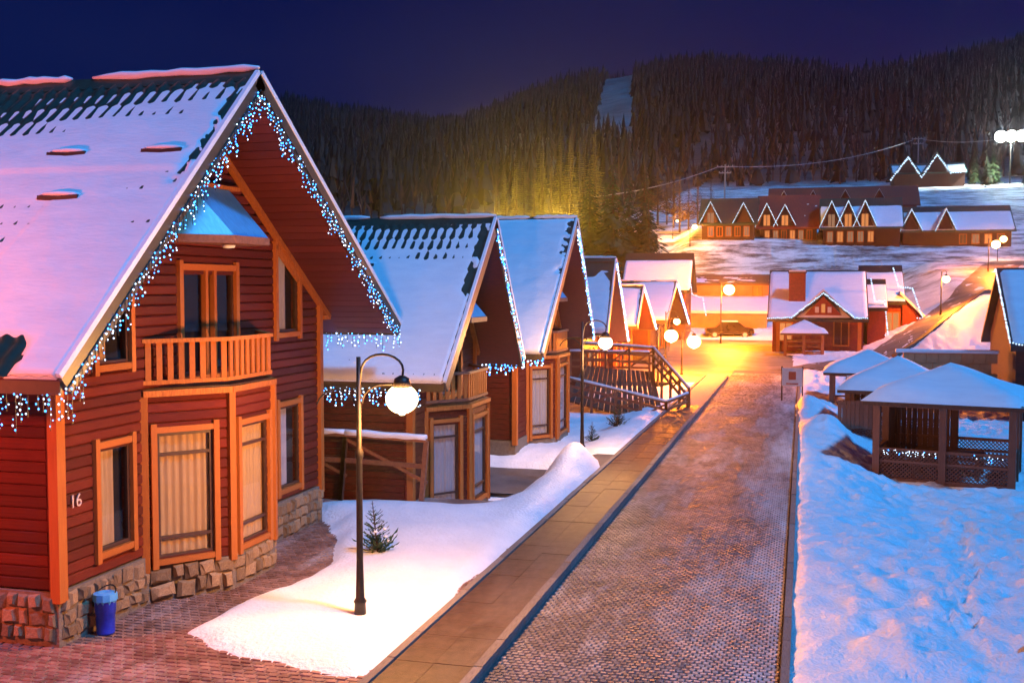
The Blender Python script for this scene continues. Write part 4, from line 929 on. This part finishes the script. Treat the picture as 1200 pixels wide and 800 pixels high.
def row_house(label, x0, x1, y, zb, wall, ridge, depth, gables=(), roofm=TILE, snow=1.0, wallm=HILLWALL, wins=(), name='hillside_chalet', rz=0.0, group=None, chimney=None, snow_from=0.25, ledlab=None, over=0.5, dsnow=False):
    """ridge along x; front faces -y. gables: (xc, half, top, lit)"""
    cx = (x0 + x1) / 2; W = (x1 - x0) / 2
    h = thing(name, label, 'house', (cx, y, zb), rz, group)
    MB().box(-W, W, 0, depth, -3, wall).build('wall', wallm, h)
    gp = [(-W, 0, wall), (-W, depth, wall), (-W, depth / 2, ridge - 0.1)]
    for s in (-1, 1): MB().prism([(s * W, q[1], q[2]) for q in gp], [(s * (W - 0.15), q[1], q[2]) for q in gp]).build('gable_wall', wallm, h)
    ov = 0.6; sl = (ridge - wall) / (depth / 2); X = W + over
    for s, yy in ((-1, -ov), (1, depth + ov)):
        ze = wall - sl * ov; y_ = yy
        rf = MB().hexa([(-X, y_, ze), (X, y_, ze), (X, depth / 2, ridge), (-X, depth / 2, ridge), (-X, y_, ze + 0.2), (X, y_, ze + 0.2), (X, depth / 2, ridge + 0.2), (-X, depth / 2, ridge + 0.2)]).build('roof', roofm, h)
        if s < 0 and snow > 0:
            n, k = 40, 14; A = np.zeros((k + 1, n + 1, 3))
            for j in range(k + 1):
                for i in range(n + 1):
                    u, t = i / n, j / k; px = -X + 2 * X * u; tt = t
                    hgt = 0.13 + 0.21 * snow * (1 if tt < 1 - snow_from else max(-1, 1 - (tt - 1 + snow_from) / snow_from * 3)) + 0.10 * (float(fbm(np.array([px * .7]), np.array([t * 6.0]), int(abs(cx) * 7) + 3)[0]) - 0.5)
                    edge = i in (0, n) or j in (0, k)
                    A[j, i] = (px, y_ + (depth / 2 - y_) * t, ze + (ridge - ze) * t + (0.1 if edge else hgt))
            MB().grid(A).build('roof_snow', ROOFSNOW, h, smooth=True)
    for (xc, half, top, lit) in gables:
        xc -= cx; z0 = wall - 0.2; dp = min(depth / 2, (top - z0) / max(sl, 0.2) + 0.6); f = -0.35
        gw = MB().prism([(xc - half * .8, f, z0 - 0.2), (xc + half * .8, f, z0 - 0.2), (xc, f, top - 0.35)], [(xc - half * .8, dp, z0 - 0.2), (xc + half * .8, dp, z0 - 0.2), (xc, dp, top - 0.35)]).build('dormer', wallm, h)
        for s in (-1, 1):
            MB().hexa([(xc, f - 0.4, top - 0.15), (xc + s * half, f - 0.4, z0 - 0.15), (xc + s * half, dp, z0 - 0.15), (xc, dp, top - 0.15), (xc, f - 0.4, top), (xc + s * (half + .05), f - 0.4, z0), (xc + s * (half + .05), dp, z0), (xc, dp, top)]).build('dormer_roof', roofm, gw)
            if snow > 0.7 or dsnow: MB().hexa([(xc, f - 0.35, top + 0.005), (xc + s * half, f - 0.35, z0 + 0.005), (xc + s * half, dp, z0 + 0.005), (xc, dp, top + 0.005), (xc, f - 0.35, top + 0.14), (xc + s * half, f - 0.35, z0 + 0.12), (xc + s * half, dp, z0 + 0.12), (xc, dp, top + 0.14)]).build('dormer_snow', ROOFSNOW, gw)
        if lit:
            wn_ = MB().box(xc - half * .28, xc + half * .28, f - 0.05, f - 0.01, z0 + 0.1, z0 + (top - z0) * 0.5).build('window', lit, gw)
            MB().box(xc - 0.04, xc + 0.04, f - 0.09, f - 0.055, z0 + 0.1, z0 + (top - z0) * 0.5).build('mullion', SASH, wn_)
        if ledlab:
            q = lambda px, pz: at(h, (px, f - 0.46, pz))
            led_line(ledlab + f' number {len(bpy.data.objects)}' if False else ledlab[gables.index((xc + cx, half, top, lit))], [q(xc - half, z0), q(xc, top), q(xc + half, z0)], r=0.06)
    for (xc, w_, z0, z1, m) in wins:
        xc -= cx
        wd = MB().box(xc - w_ / 2, xc + w_ / 2, -0.05, -0.01, z0, z1).build('window', m, h)
        MB().box(xc - w_ / 2 - 0.1, xc - w_ / 2, -0.09, 0.0, z0 - 0.1, z1 + 0.1).box(xc + w_ / 2, xc + w_ / 2 + 0.1, -0.09, 0.0, z0 - 0.1, z1 + 0.1).box(xc - w_ / 2, xc + w_ / 2, -0.085, 0.0, z1, z1 + 0.1).box(xc - w_ / 2, xc + w_ / 2, -0.085, 0.0, z0 - 0.1, z0).box(xc - 0.03, xc + 0.03, -0.08, -0.052, z0, z1).build('frame', TRIM, wd)
    if chimney:
        xc, yc, wx, wy, z0, z1 = chimney; xc -= cx
        ch = MB().box(xc - wx / 2, xc + wx / 2, yc - wy / 2, yc + wy / 2, z0, z1).build('chimney', BRICK, h)
        MB().box(xc - wx / 2 - .06, xc + wx / 2 + .06, yc - wy / 2 - .06, yc + wy / 2 + .06, z1 + 0.003, z1 + 0.1).build('cap', DARKWOOD, ch)
        MB().box(xc - wx / 2, xc + wx / 2, yc - wy / 2, yc + wy / 2, z1 + 0.104, z1 + 0.2).build('chimney_snow', ROOFSNOW, ch)
    return h

bh = row_house('red brick house with broad front dormer and red chimney beside the square', -2.1, 4.0, 78.2, 0.0, 2.55, 5.55, 8, gables=[(1.32, 2.05, 4.25, None)], wallm=BRICK, roofm=TILEDARK, snow=1.0, snow_from=0.02,
               wins=[(2.55, 0.9, 0.5, 2.2, GLASS), (-1.2, 0.8, 0.8, 2.0, WINLIT)], name='brick_house', chimney=(-0.45, 1.3, 1.15, 0.9, 2.9, 5.5), over=0.35)
for (a, b) in ((-1.7, 0.12), (3.75, 0.12)): MB().box(a - 0.95 - b, a - 0.95 + b, -0.5, -0.26, -0.2, 2.3).build('porch_post', TRIM, bh)
for k in (-0.42, 0.0, 0.42): MB().box(1.32 - .95 + k - 0.13, 1.32 - .95 + k + 0.13, -0.42, -0.36, 2.75, 3.35 if k == 0 else 3.15).build('window', [WINLIT, CURTAIN2][int(k != 0)], bh)
led_line('white outline lights along the eave and dormer of the brick house', [(-2.4, 77.35, 2.35), (-0.8, 77.25, 2.42), (1.32, 77.25, 4.12), (3.4, 77.25, 2.42), (4.35, 77.35, 2.40)], r=0.06)
h7 = row_house('tall red house with stepped eaves just behind the brick house', 4.3, 7.1, 85, 0.0, 3.6, 6.0, 7, wallm=BRICK, roofm=TILEDARK, wins=[(6.4, 0.9, 0.6, 2.6, WINLIT)], name='red_house', over=0.2)
MB().hexa([(1.3, 0.0, -1), (2.7, 0.0, -1), (2.7, 5, -1), (1.3, 5, -1), (1.3, 0.0, 3.9), (2.7, 0.0, 2.3), (2.7, 5, 2.3), (1.3, 5, 3.9)]).build('side_porch', BRICK, h7)
MB().hexa([(1.2, -.4, 4.0), (2.95, -.4, 2.2), (2.95, 5, 2.2), (1.2, 5, 4.0), (1.2, -.4, 4.2), (3.0, -.4, 2.4), (3.0, 5, 2.4), (1.2, 5, 4.2)]).build('porch_roof', ROOFSNOW, h7)
led_line('zigzag white outline lights on the stepped roof of the tall red house', [(6.35, 84.3, 5.9), (6.75, 84.3, 4.55), (7.7, 84.3, 4.45), (8.45, 84.3, 2.25), (7.9, 84.3, 2.2)], r=0.07)
led_line('white outline lights on the corner between the brick house and the tall red house', [(4.55, 80, 5.1), (4.85, 80, 3.55), (5.5, 80, 3.55), (5.75, 80, 1.2), (5.4, 80, 1.1)], r=0.06)
wing = row_house('narrow red wing between the brick house and the tall red house', 4.4, 5.6, 80.4, 0.0, 3.3, 4.9, 4, wallm=BRICK, roofm=TILEDARK, name='house_wing', over=0.1)

och = row_house('ochre house with snowy lower roof glowing in lamp light across the square', -10.2, -3.2, 104, 1.2, 3.6, 4.3, 6, wallm=ORANGEWALL, roofm=DARKWOOD, snow=0.3, wins=[(-4.2, 0.8, 2.5, 3.3, SASH), (-6.8, 0.8, 2.5, 3.3, WINLIT)], name='ochre_house')
MB().hexa([(-3.6, -4.5, 0.9), (3.7, -4.5, 0.9), (3.7, -0.02, 2.2), (-3.6, -0.02, 2.2), (-3.6, -4.5, 1.15), (3.7, -4.5, 1.15), (3.7, -0.02, 2.5), (-3.6, -0.02, 2.5)]).build('lower_roof', ROOFSNOW, och)
MB().box(-3.4, 3.5, -3.9, -0.02, -2, 0.95).build('lower_wall', ORANGEWALL, och)
row_house('blue-roofed chalet rising behind the end of the roadside row', -14.8, -9.8, 93, 0.0, 4.6, 7.3, 5, roofm=TILEDARK, snow=1.0, name='hillside_chalet', wins=[(-10.6, 0.8, 2.6, 3.8, WINLIT)])
led_line('pink outline lights on the corner past the farthest roadside chalet', [(-9.3, 92, 5.2), (-9.1, 92, 3.9), (-8.2, 92, 3.6), (-7.9, 92, 2.0)], r=0.06)

def wrow(x0, x1, n, z0, z1, mats): return [(x0 + (x1 - x0) * (i + .5) / n, (x1 - x0) / n * 0.5, z0, z1, mats[i % len(mats)]) for i in range(n)]
row_house('dark-roofed uphill chalet with one snowy patch, first of its row', -13.6, -6.6, 150, 11.0, 2.3, 5.6, 8, gables=[(-12.4, 1.5, 5.0, WINDIM), (-8.0, 1.4, 4.8, None)], snow=0.15, wins=wrow(-13, -7, 5, 0.4, 1.6, [WINDIM, GLASS, WINDIM, SASH]), ledlab=['pale gable lights at the first dormer of the dark-roofed uphill chalet', 'pale gable lights at the second dormer of the dark-roofed uphill chalet'])
row_house('rusty-roofed uphill chalet glowing red between two darker ones', -5.9, 1.6, 152, 10.4, 2.5, 6.6, 8, gables=[(-5.0, 1.5, 5.4, WINLIT), (-2.6, 1.5, 5.2, WINLIT)], roofm=BRICK, snow=0.25, wins=wrow(-5.5, 1.2, 6, 0.5, 1.7, [WINLIT, WINDIM, SASH]), ledlab=['pale gable lights at the near dormer of the rusty-roofed chalet', 'pale gable lights at the other dormer of the rusty-roofed chalet'])
row_house('uphill chalet with three steep lit gables and blue snowy roof', 2.4, 12.0, 149, 10.0, 2.5, 6.2, 8, gables=[(3.4, 1.5, 5.7, WINDIM), (5.5, 1.5, 5.7, WINLIT), (7.6, 1.5, 5.7, WINLIT)], snow=0.8, snow_from=0.35, wins=wrow(2.6, 9, 5, 0.4, 1.7, [WINDIM, WINLIT, WINDIM]), ledlab=['slanting gable lights, first of three on the three-gabled chalet', 'slanting gable lights, middle of three on the three-gabled chalet', 'slanting gable lights, last of three on the three-gabled chalet'])
row_house('long uphill chalet with two small outlined dormers and snow-covered roof', 12.4, 25.5, 150, 9.6, 2.3, 5.4, 9, gables=[(13.4, 1.4, 4.9, None), (17.6, 1.3, 4.9, None)], snow=1.0, snow_from=0.3, wins=wrow(19, 25, 4, 0.5, 1.6, [SASH, WINDIM, WINLIT]), ledlab=['white gable lights at the first dormer of the long snow-roofed chalet', 'white gable lights at the second dormer of the long snow-roofed chalet'])
row_house('red chalet with four pale little dormers on the back terrace uphill', -5.2, 16.5, 176, 15.2, 2.0, 4.9, 8, gables=[(-3.2, 1.3, 4.2, None), (1.2, 1.3, 4.2, None), (6.0, 1.3, 4.2, None), (11.0, 1.3, 4.2, None)], roofm=BRICK, snow=0.0, wallm=BRICK, dsnow=True)
hill_house = row_house('hilltop house outlined in white lights below the floodlight', 17.2, 30.5, 231, 25.4, 1.8, 4.0, 9, gables=[(19.8, 2.6, 5.4, None), (25.2, 2.8, 5.9, None)], snow=0.5)
led_line('brilliant white zigzag outline lights on the hilltop house', [(16.6, 230.1, 25.9), (19.8, 230.1, 30.2), (22.4, 230.1, 26.2), (25.2, 230.1, 30.6), (27.8, 230.1, 27.0), (31.0, 230.1, 27.2)], r=0.20)
# house at the right edge
rh = row_house('house at the edge of the view with bright blue snowy roof and white outlined rake', 8.0, 17, 45.5, 0.8, 1.8, 4.35, 6, roofm=TILEDARK, snow=1.0, name='roadside_house', snow_from=0.02, over=0.3)
led_line('white outline lights down the roadside rake of the house at the edge of the view', [(7.66, 48.5, 5.3), (7.66, 44.85, 2.45), (8.2, 44.85, 2.3)], r=0.045)
# retaining wall of ochre blocks below the bank, with the bank's edge beam
rw = thing('retaining_wall', 'ochre block retaining wall beside the house at the edge of the view', 'wall', (5.9, 47.2, 0.2))
bk = cube('block', ORANGEWALL)
for r in range(4):
    for k in range(8):
        piece('block', bk, rw, (-1.9 + 0.45 * k + (0.22 if r % 2 else 0), 0, 0.25 + 0.4 * r), random.uniform(-.01, .01), (0.435, 0.35, 0.385))
MB().box(-2.2, 1.75, -0.2, 0.2, 1.66, 1.80).build('coping_snow', ROOFSNOW, rw, bevel=0.04)
kb = thing('bank_kerb', 'dark timber edge along the climbing snow bank', 'kerb', (3.6, 70, 0))
pts = [Vector((RX[i, -1] + 0.25, RY[i, -1], max(gz(RX[i, -1], RY[i, -1]), float(base_h(np.array([RX[i, -1]]), np.array([RY[i, -1]]))[0])) + 0.1)) - Vector((3.6, 70, 0)) for i in range(10, 44, 3)]
for a, b in zip(pts[:-1], pts[1:]): MB().beam(a, b, 0.25, 0.35).build('edge_timber', DARKWOOD, kb)

# parked car on the far side of the square
car = thing('parked_car', 'dark car with a snowy roof parked before the ochre house', 'car', (-6.3, 96.5, 0.05), 0.15)
prof = [(-2.1, 0.35), (-2.1, 0.75), (-1.9, 0.86), (-1.2, 0.92), (-0.7, 1.38), (0.75, 1.40), (1.35, 0.95), (2.0, 0.85), (2.1, 0.6), (2.1, 0.35)]
MB().prism([(x, -0.82, z) for x, z in prof], [(x, 0.82, z) for x, z in prof]).build('body', CARPAINT, car, bevel=0.06)
for s in (-1, 1):
    MB().prism([(x, s * 0.826, z) for x, z in ((-1.1, 0.95), (-0.65, 1.31), (0.7, 1.33), (1.2, 0.97))], [(x, s * 0.835, z) for x, z in ((-1.1, 0.95), (-0.65, 1.31), (0.7, 1.33), (1.2, 0.97))]).build('side_window', GLASS, car)
    for x in (-1.3, 1.3):
        wh = MB().tube([(x, s * 0.62, 0.31), (x, s * 0.84, 0.31)], 0.31, 16).build('wheel', RUBBER, car); MB().tube([(x, s * 0.83, 0.31), (x, s * 0.855, 0.31)], 0.19, 12).build('rim', PALEMETAL, wh)
for s in (-1, 1): MB().box(2.06, 2.115, s * 0.62 - 0.15, s * 0.62 + 0.15, 0.58, 0.72).build('headlight', SIGNW, car)
MB().box(-0.7, 0.72, -0.7, 0.7, 1.40, 1.50).build('roof_snow', ROOFSNOW, car, bevel=0.05)

# floodlight mast, power poles, wires
fm = thing('floodlight_mast', 'glaring floodlight on a mast at the top of the snowy hill', 'floodlight', (38.6, 230, gz(38.6, 230)))
zt = 33.7 - gz(38.6, 230)
MB().tube([(0, 0, -1), (0, 0, zt + 0.3)], [0.12, 0.08], 8).build('mast', METAL, fm)
MB().box(-2.2, 2.2, -0.1, 0.1, zt - 0.05, zt + 0.1).build('crossbar', METAL, fm)
for k, dzf in ((-1.9, 0), (0, 0), (1.9, 0)):
    o = MB().lathe([(0.35, -0.2), (1.18, 0.1), (1.18, 0.16)], 14, (0, 0, 0)).build('lamp_head', METAL, fm)
    o.location = (k, -0.35, zt + dzf); o.rotation_euler = (PI / 2 + 0.25, 0, 0)
    l_ = MB().lathe([(1.15, 0.0), (1.0, 0.12), (0.02, 0.2)], 14).build('lens', FLOODM, fm, smooth=True); l_.location = (k, -0.48, zt - 0.03 + dzf); l_.rotation_euler = (PI / 2 + 0.25, 0, 0)
ld = bpy.data.lights.new('flood_light', 'SPOT'); ld.energy = 110000; ld.color = (0.85, 1.0, 0.90); ld.spot_size = math.radians(165); ld.spot_blend = 0.6; ld.shadow_soft_size = 0.5
lo_ = bpy.data.objects.new('flood_light', ld); COL.objects.link(lo_); lo_.parent = fm; lo_.location = (0, -0.9, zt); lo_.rotation_euler = (math.radians(62), 0, math.radians(25))
def power_pole(label, x, y, top):
    z = gz(x, y); p = thing('power_pole', label, 'pole', (x, y, z), 0.1, 'power poles on the hill'); H = top - z
    MB().tube([(0, 0, -1), (0, 0, H)], [0.17, 0.11], 8).build('pole', PALEMETAL, p)
    for k, wd in ((0.4, 1.3), (1.4, 1.0)):
        a = MB().box(-wd, wd, -0.08, 0.08, H - k - 0.08, H - k + 0.08).build('crossarm', PALEMETAL, p)
        for s in (-1, 0.45, -0.45, 1): MB().lathe([(0.05, 0), (0.09, 0.06), (0.05, 0.2)], 8, (s * wd * .92, 0, H - k + 0.083)).build('insulator', PALEMETAL, a)
    return p
power_pole('power pole standing behind the hilltop house', 22.2, 236, 35.0)
power_pole('power pole above the dark-roofed uphill chalet', -12.8, 182, 24.6)
def wire(label, a, b, sag, r=0.05):
    a, b = Vector(a), Vector(b); o = MB().tube([a.lerp(b, t) - a - Vector((0, 0, sag * 4 * t * (1 - t))) for t in np.linspace(0, 1, 16)], r, 5).build('power_line', PALEMETAL); o.location = a
    return tag(o, label, 'cable', 'power lines over the hill')
wire('power line from the floodlight down to the hilltop pole', (38.0, 230.3, 33.5), (23.2, 236, 34.4), 0.7)
wire('power line spanning from the hilltop pole to the lower pole', (21.2, 236, 34.4), (-11.6, 182, 24.2), 1.6)
wire('power line falling from the lower pole towards the trees', (-14.0, 182, 24.2), (-30, 150, 17.0), 0.8)

# ------------------------------------------------------------------ trees one can tell apart
lab_y = ['slender fir lit yellow-green behind the second chalet roof, {} from the road side']
ords = ['first', 'second', 'third', 'fourth', 'fifth', 'sixth', 'seventh', 'eighth', 'ninth', 'tenth', 'eleventh', 'twelfth']
hts = [17.5, 15.5, 16.8, 15.0, 14.0, 15.2, 12.6, 13.4, 11.4, 12.2, 10.4, 9.6]
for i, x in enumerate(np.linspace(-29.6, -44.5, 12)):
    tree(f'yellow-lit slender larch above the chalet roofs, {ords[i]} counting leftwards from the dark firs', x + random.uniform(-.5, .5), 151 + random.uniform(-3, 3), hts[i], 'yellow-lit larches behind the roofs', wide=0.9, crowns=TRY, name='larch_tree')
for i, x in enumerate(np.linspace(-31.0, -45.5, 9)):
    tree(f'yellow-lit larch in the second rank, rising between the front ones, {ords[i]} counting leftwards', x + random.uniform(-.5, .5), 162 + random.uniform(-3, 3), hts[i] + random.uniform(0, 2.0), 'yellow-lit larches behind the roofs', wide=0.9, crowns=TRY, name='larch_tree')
for i, (x, y, h) in enumerate(((-21.6, 111, 15.6), (-20.2, 113, 14.2), (-19.0, 110, 16.2), (-17.6, 112, 14.6), (-16.4, 114, 15.4), (-15.5, 111, 12.0), (-22.6, 114, 13.0))):
    tree(f'tall dark fir in the clump behind the fourth chalet, {["second", "third", "tallest", "fifth", "sixth", "lowest", "leftmost"][i]} in the clump', x, y, h, 'dark firs behind the fourth chalet', wide=1.15)
for i, x in enumerate(np.linspace(-23.5, -14.0, 8)):
    tree(f'brownish bare larch left of the lower power pole, {ords[i]} from the dark firs', x, 166 + random.uniform(-4, 4), [10.5, 11.5, 9.0, 10.8, 9.5, 8.2, 8.8, 7.4][i], 'bare larches by the lower power pole', dry=True)
for i, (x, y, h) in enumerate(((34, 228, 7), (36.2, 234, 8.5), (41, 226, 6.5), (33.0, 236, 8), (43.5, 231, 9))):
    tree(f'fir near the floodlight mast on the hilltop, {ords[i]} of five', x, y, h, 'firs round the floodlight')
# warm lamp on a short post among the yellow-lit firs
street_lamp('tall lamp before the yellow-lit larches, hidden behind the third chalet roof', (-30.5, 133, gz(-30.5, 133)), globe_z=6.5, power=26000, col=(1.0, 0.62, 0.05), lod=1, gm=GLOBEFAR)
street_lamp('tall lamp before the yellow-lit larches, hidden behind the second chalet roof', (-39.5, 135, gz(-39.5, 135)), globe_z=6.0, power=20000, col=(1.0, 0.62, 0.05), lod=1, gm=GLOBEFAR)
street_lamp('lamp at the foot of the bare larches uphill', (-18.5, 158, gz(-18.5, 158)), globe_z=2.6, power=4000, col=(1.0, 0.36, 0.06), lod=1, gm=GLOBEFAR)

# ------------------------------------------------------------------ forest on the mountain
def forest(name, label, n, m, seed, bare):
    rr = random.Random(seed); vs, fs = [], []
    R = np.random.default_rng(seed); Y = 165 + (905 - 165) * R.random(n * 3) ** 0.62; X = R.uniform(-0.86, 0.30, n * 3) * Y
    Zb = base_h(X, Y); clump = (fbm(X / 55, Y / 55, 91) > 0.50) == bare; drop = R.random(n * 3) < 0.6; K = X * 450 / Y
    keep = ~(clump & drop) & ~((K > -80.0 - (846 - Y) * 0.012) & (K < -69.5) & (Y > 330) & (Y < 846)) & ~((X > -27) & (Y < 246))
    for x, y, z in list(zip(X[keep].tolist(), Y[keep].tolist(), Zb[keep].tolist()))[:n]:
        h = (5 + 9 * rr.random() ** 1.4) * (0.85 if bare else 1)
        if bare:
            for q in range(5):
                a = rr.uniform(0, 6.28); L = rr.uniform(.10, .26) * h; zz = z + h * rr.uniform(0.15, 0.5); w_ = 0.35
                vs += [(x + w_ * math.sin(a), y, zz), (x - w_ * math.sin(a), y + w_, zz), (x + L * math.cos(a), y + L * math.sin(a), zz + h * rr.uniform(.3, .5))]; k = len(vs) - 3; fs.append((k, k + 1, k + 2))
            vs += [(x - .2, y, z - 1), (x + .2, y, z - 1), (x, y, z + h)]; k = len(vs) - 3; fs.append((k, k + 1, k + 2))
        else:
            r0 = h * rr.uniform(.13, .19)
            for q in range(4):
                zb, zt_, r = z + h * (0.08 + 0.22 * q), z + h * (0.42 + 0.20 * q), r0 * (1 - 0.21 * q); a0 = rr.uniform(0, 2)
                c = len(vs); vs.append((x, y, min(zt_, z + h)))
                for k in range(7): vs.append((x + r * rr.uniform(.6, 1.15) * math.cos(a0 + k * 2 * PI / 7), y + r * rr.uniform(.6, 1.15) * math.sin(a0 + k * 2 * PI / 7), zb - rr.uniform(0, .08) * h))
                for k in range(7): fs.append((c, c + 1 + k, c + 1 + (k + 1) % 7))
    b = MB(); b.v, b.f = vs, fs
    o = b.build(name, m); tag(o, label, 'forest', kind='stuff'); return o
forest('conifer_forest', 'dark conifer forest covering the mountain behind the village', 12000, FOREST, 5, False)
forest('bare_forest', 'bare purple-brown winter woodland between the mountain conifers', 15000, FORESTB, 6, True)
# ------------------------------------------------------------------ night haze
HAZE = bpy.data.materials.new('night_haze'); HAZE.use_nodes = True
_n, _l = HAZE.node_tree.nodes, HAZE.node_tree.links; _n.remove(_n['Principled BSDF'])
pv = _n.new('ShaderNodeVolumePrincipled'); pv.inputs['Color'].default_value = (0.85, 0.82, 0.95, 1); pv.inputs['Density'].default_value = 0.0004; pv.inputs['Anisotropy'].default_value = 0.9
_l.new(pv.outputs[0], _n['Material Output'].inputs['Volume'])
hz = MB().box(-1700, 1700, -250, 1700, -8, 262).build('haze', HAZE); tag(hz, kind='stuff')
st = MB().lathe([(0.02, -0.08), (0.17, -0.04), (0.22, 0.02), (0.15, 0.07), (0.03, 0.09)], 9).build('stone', DARKWOOD, smooth=True); st.location = (3.05, 14.55, gz(3.05, 14.55) + 0.03); st.scale = (1.5, 0.7, 0.7)
tag(st, 'half-buried dark stone in the snowy lawn near the front of the view', 'stone')
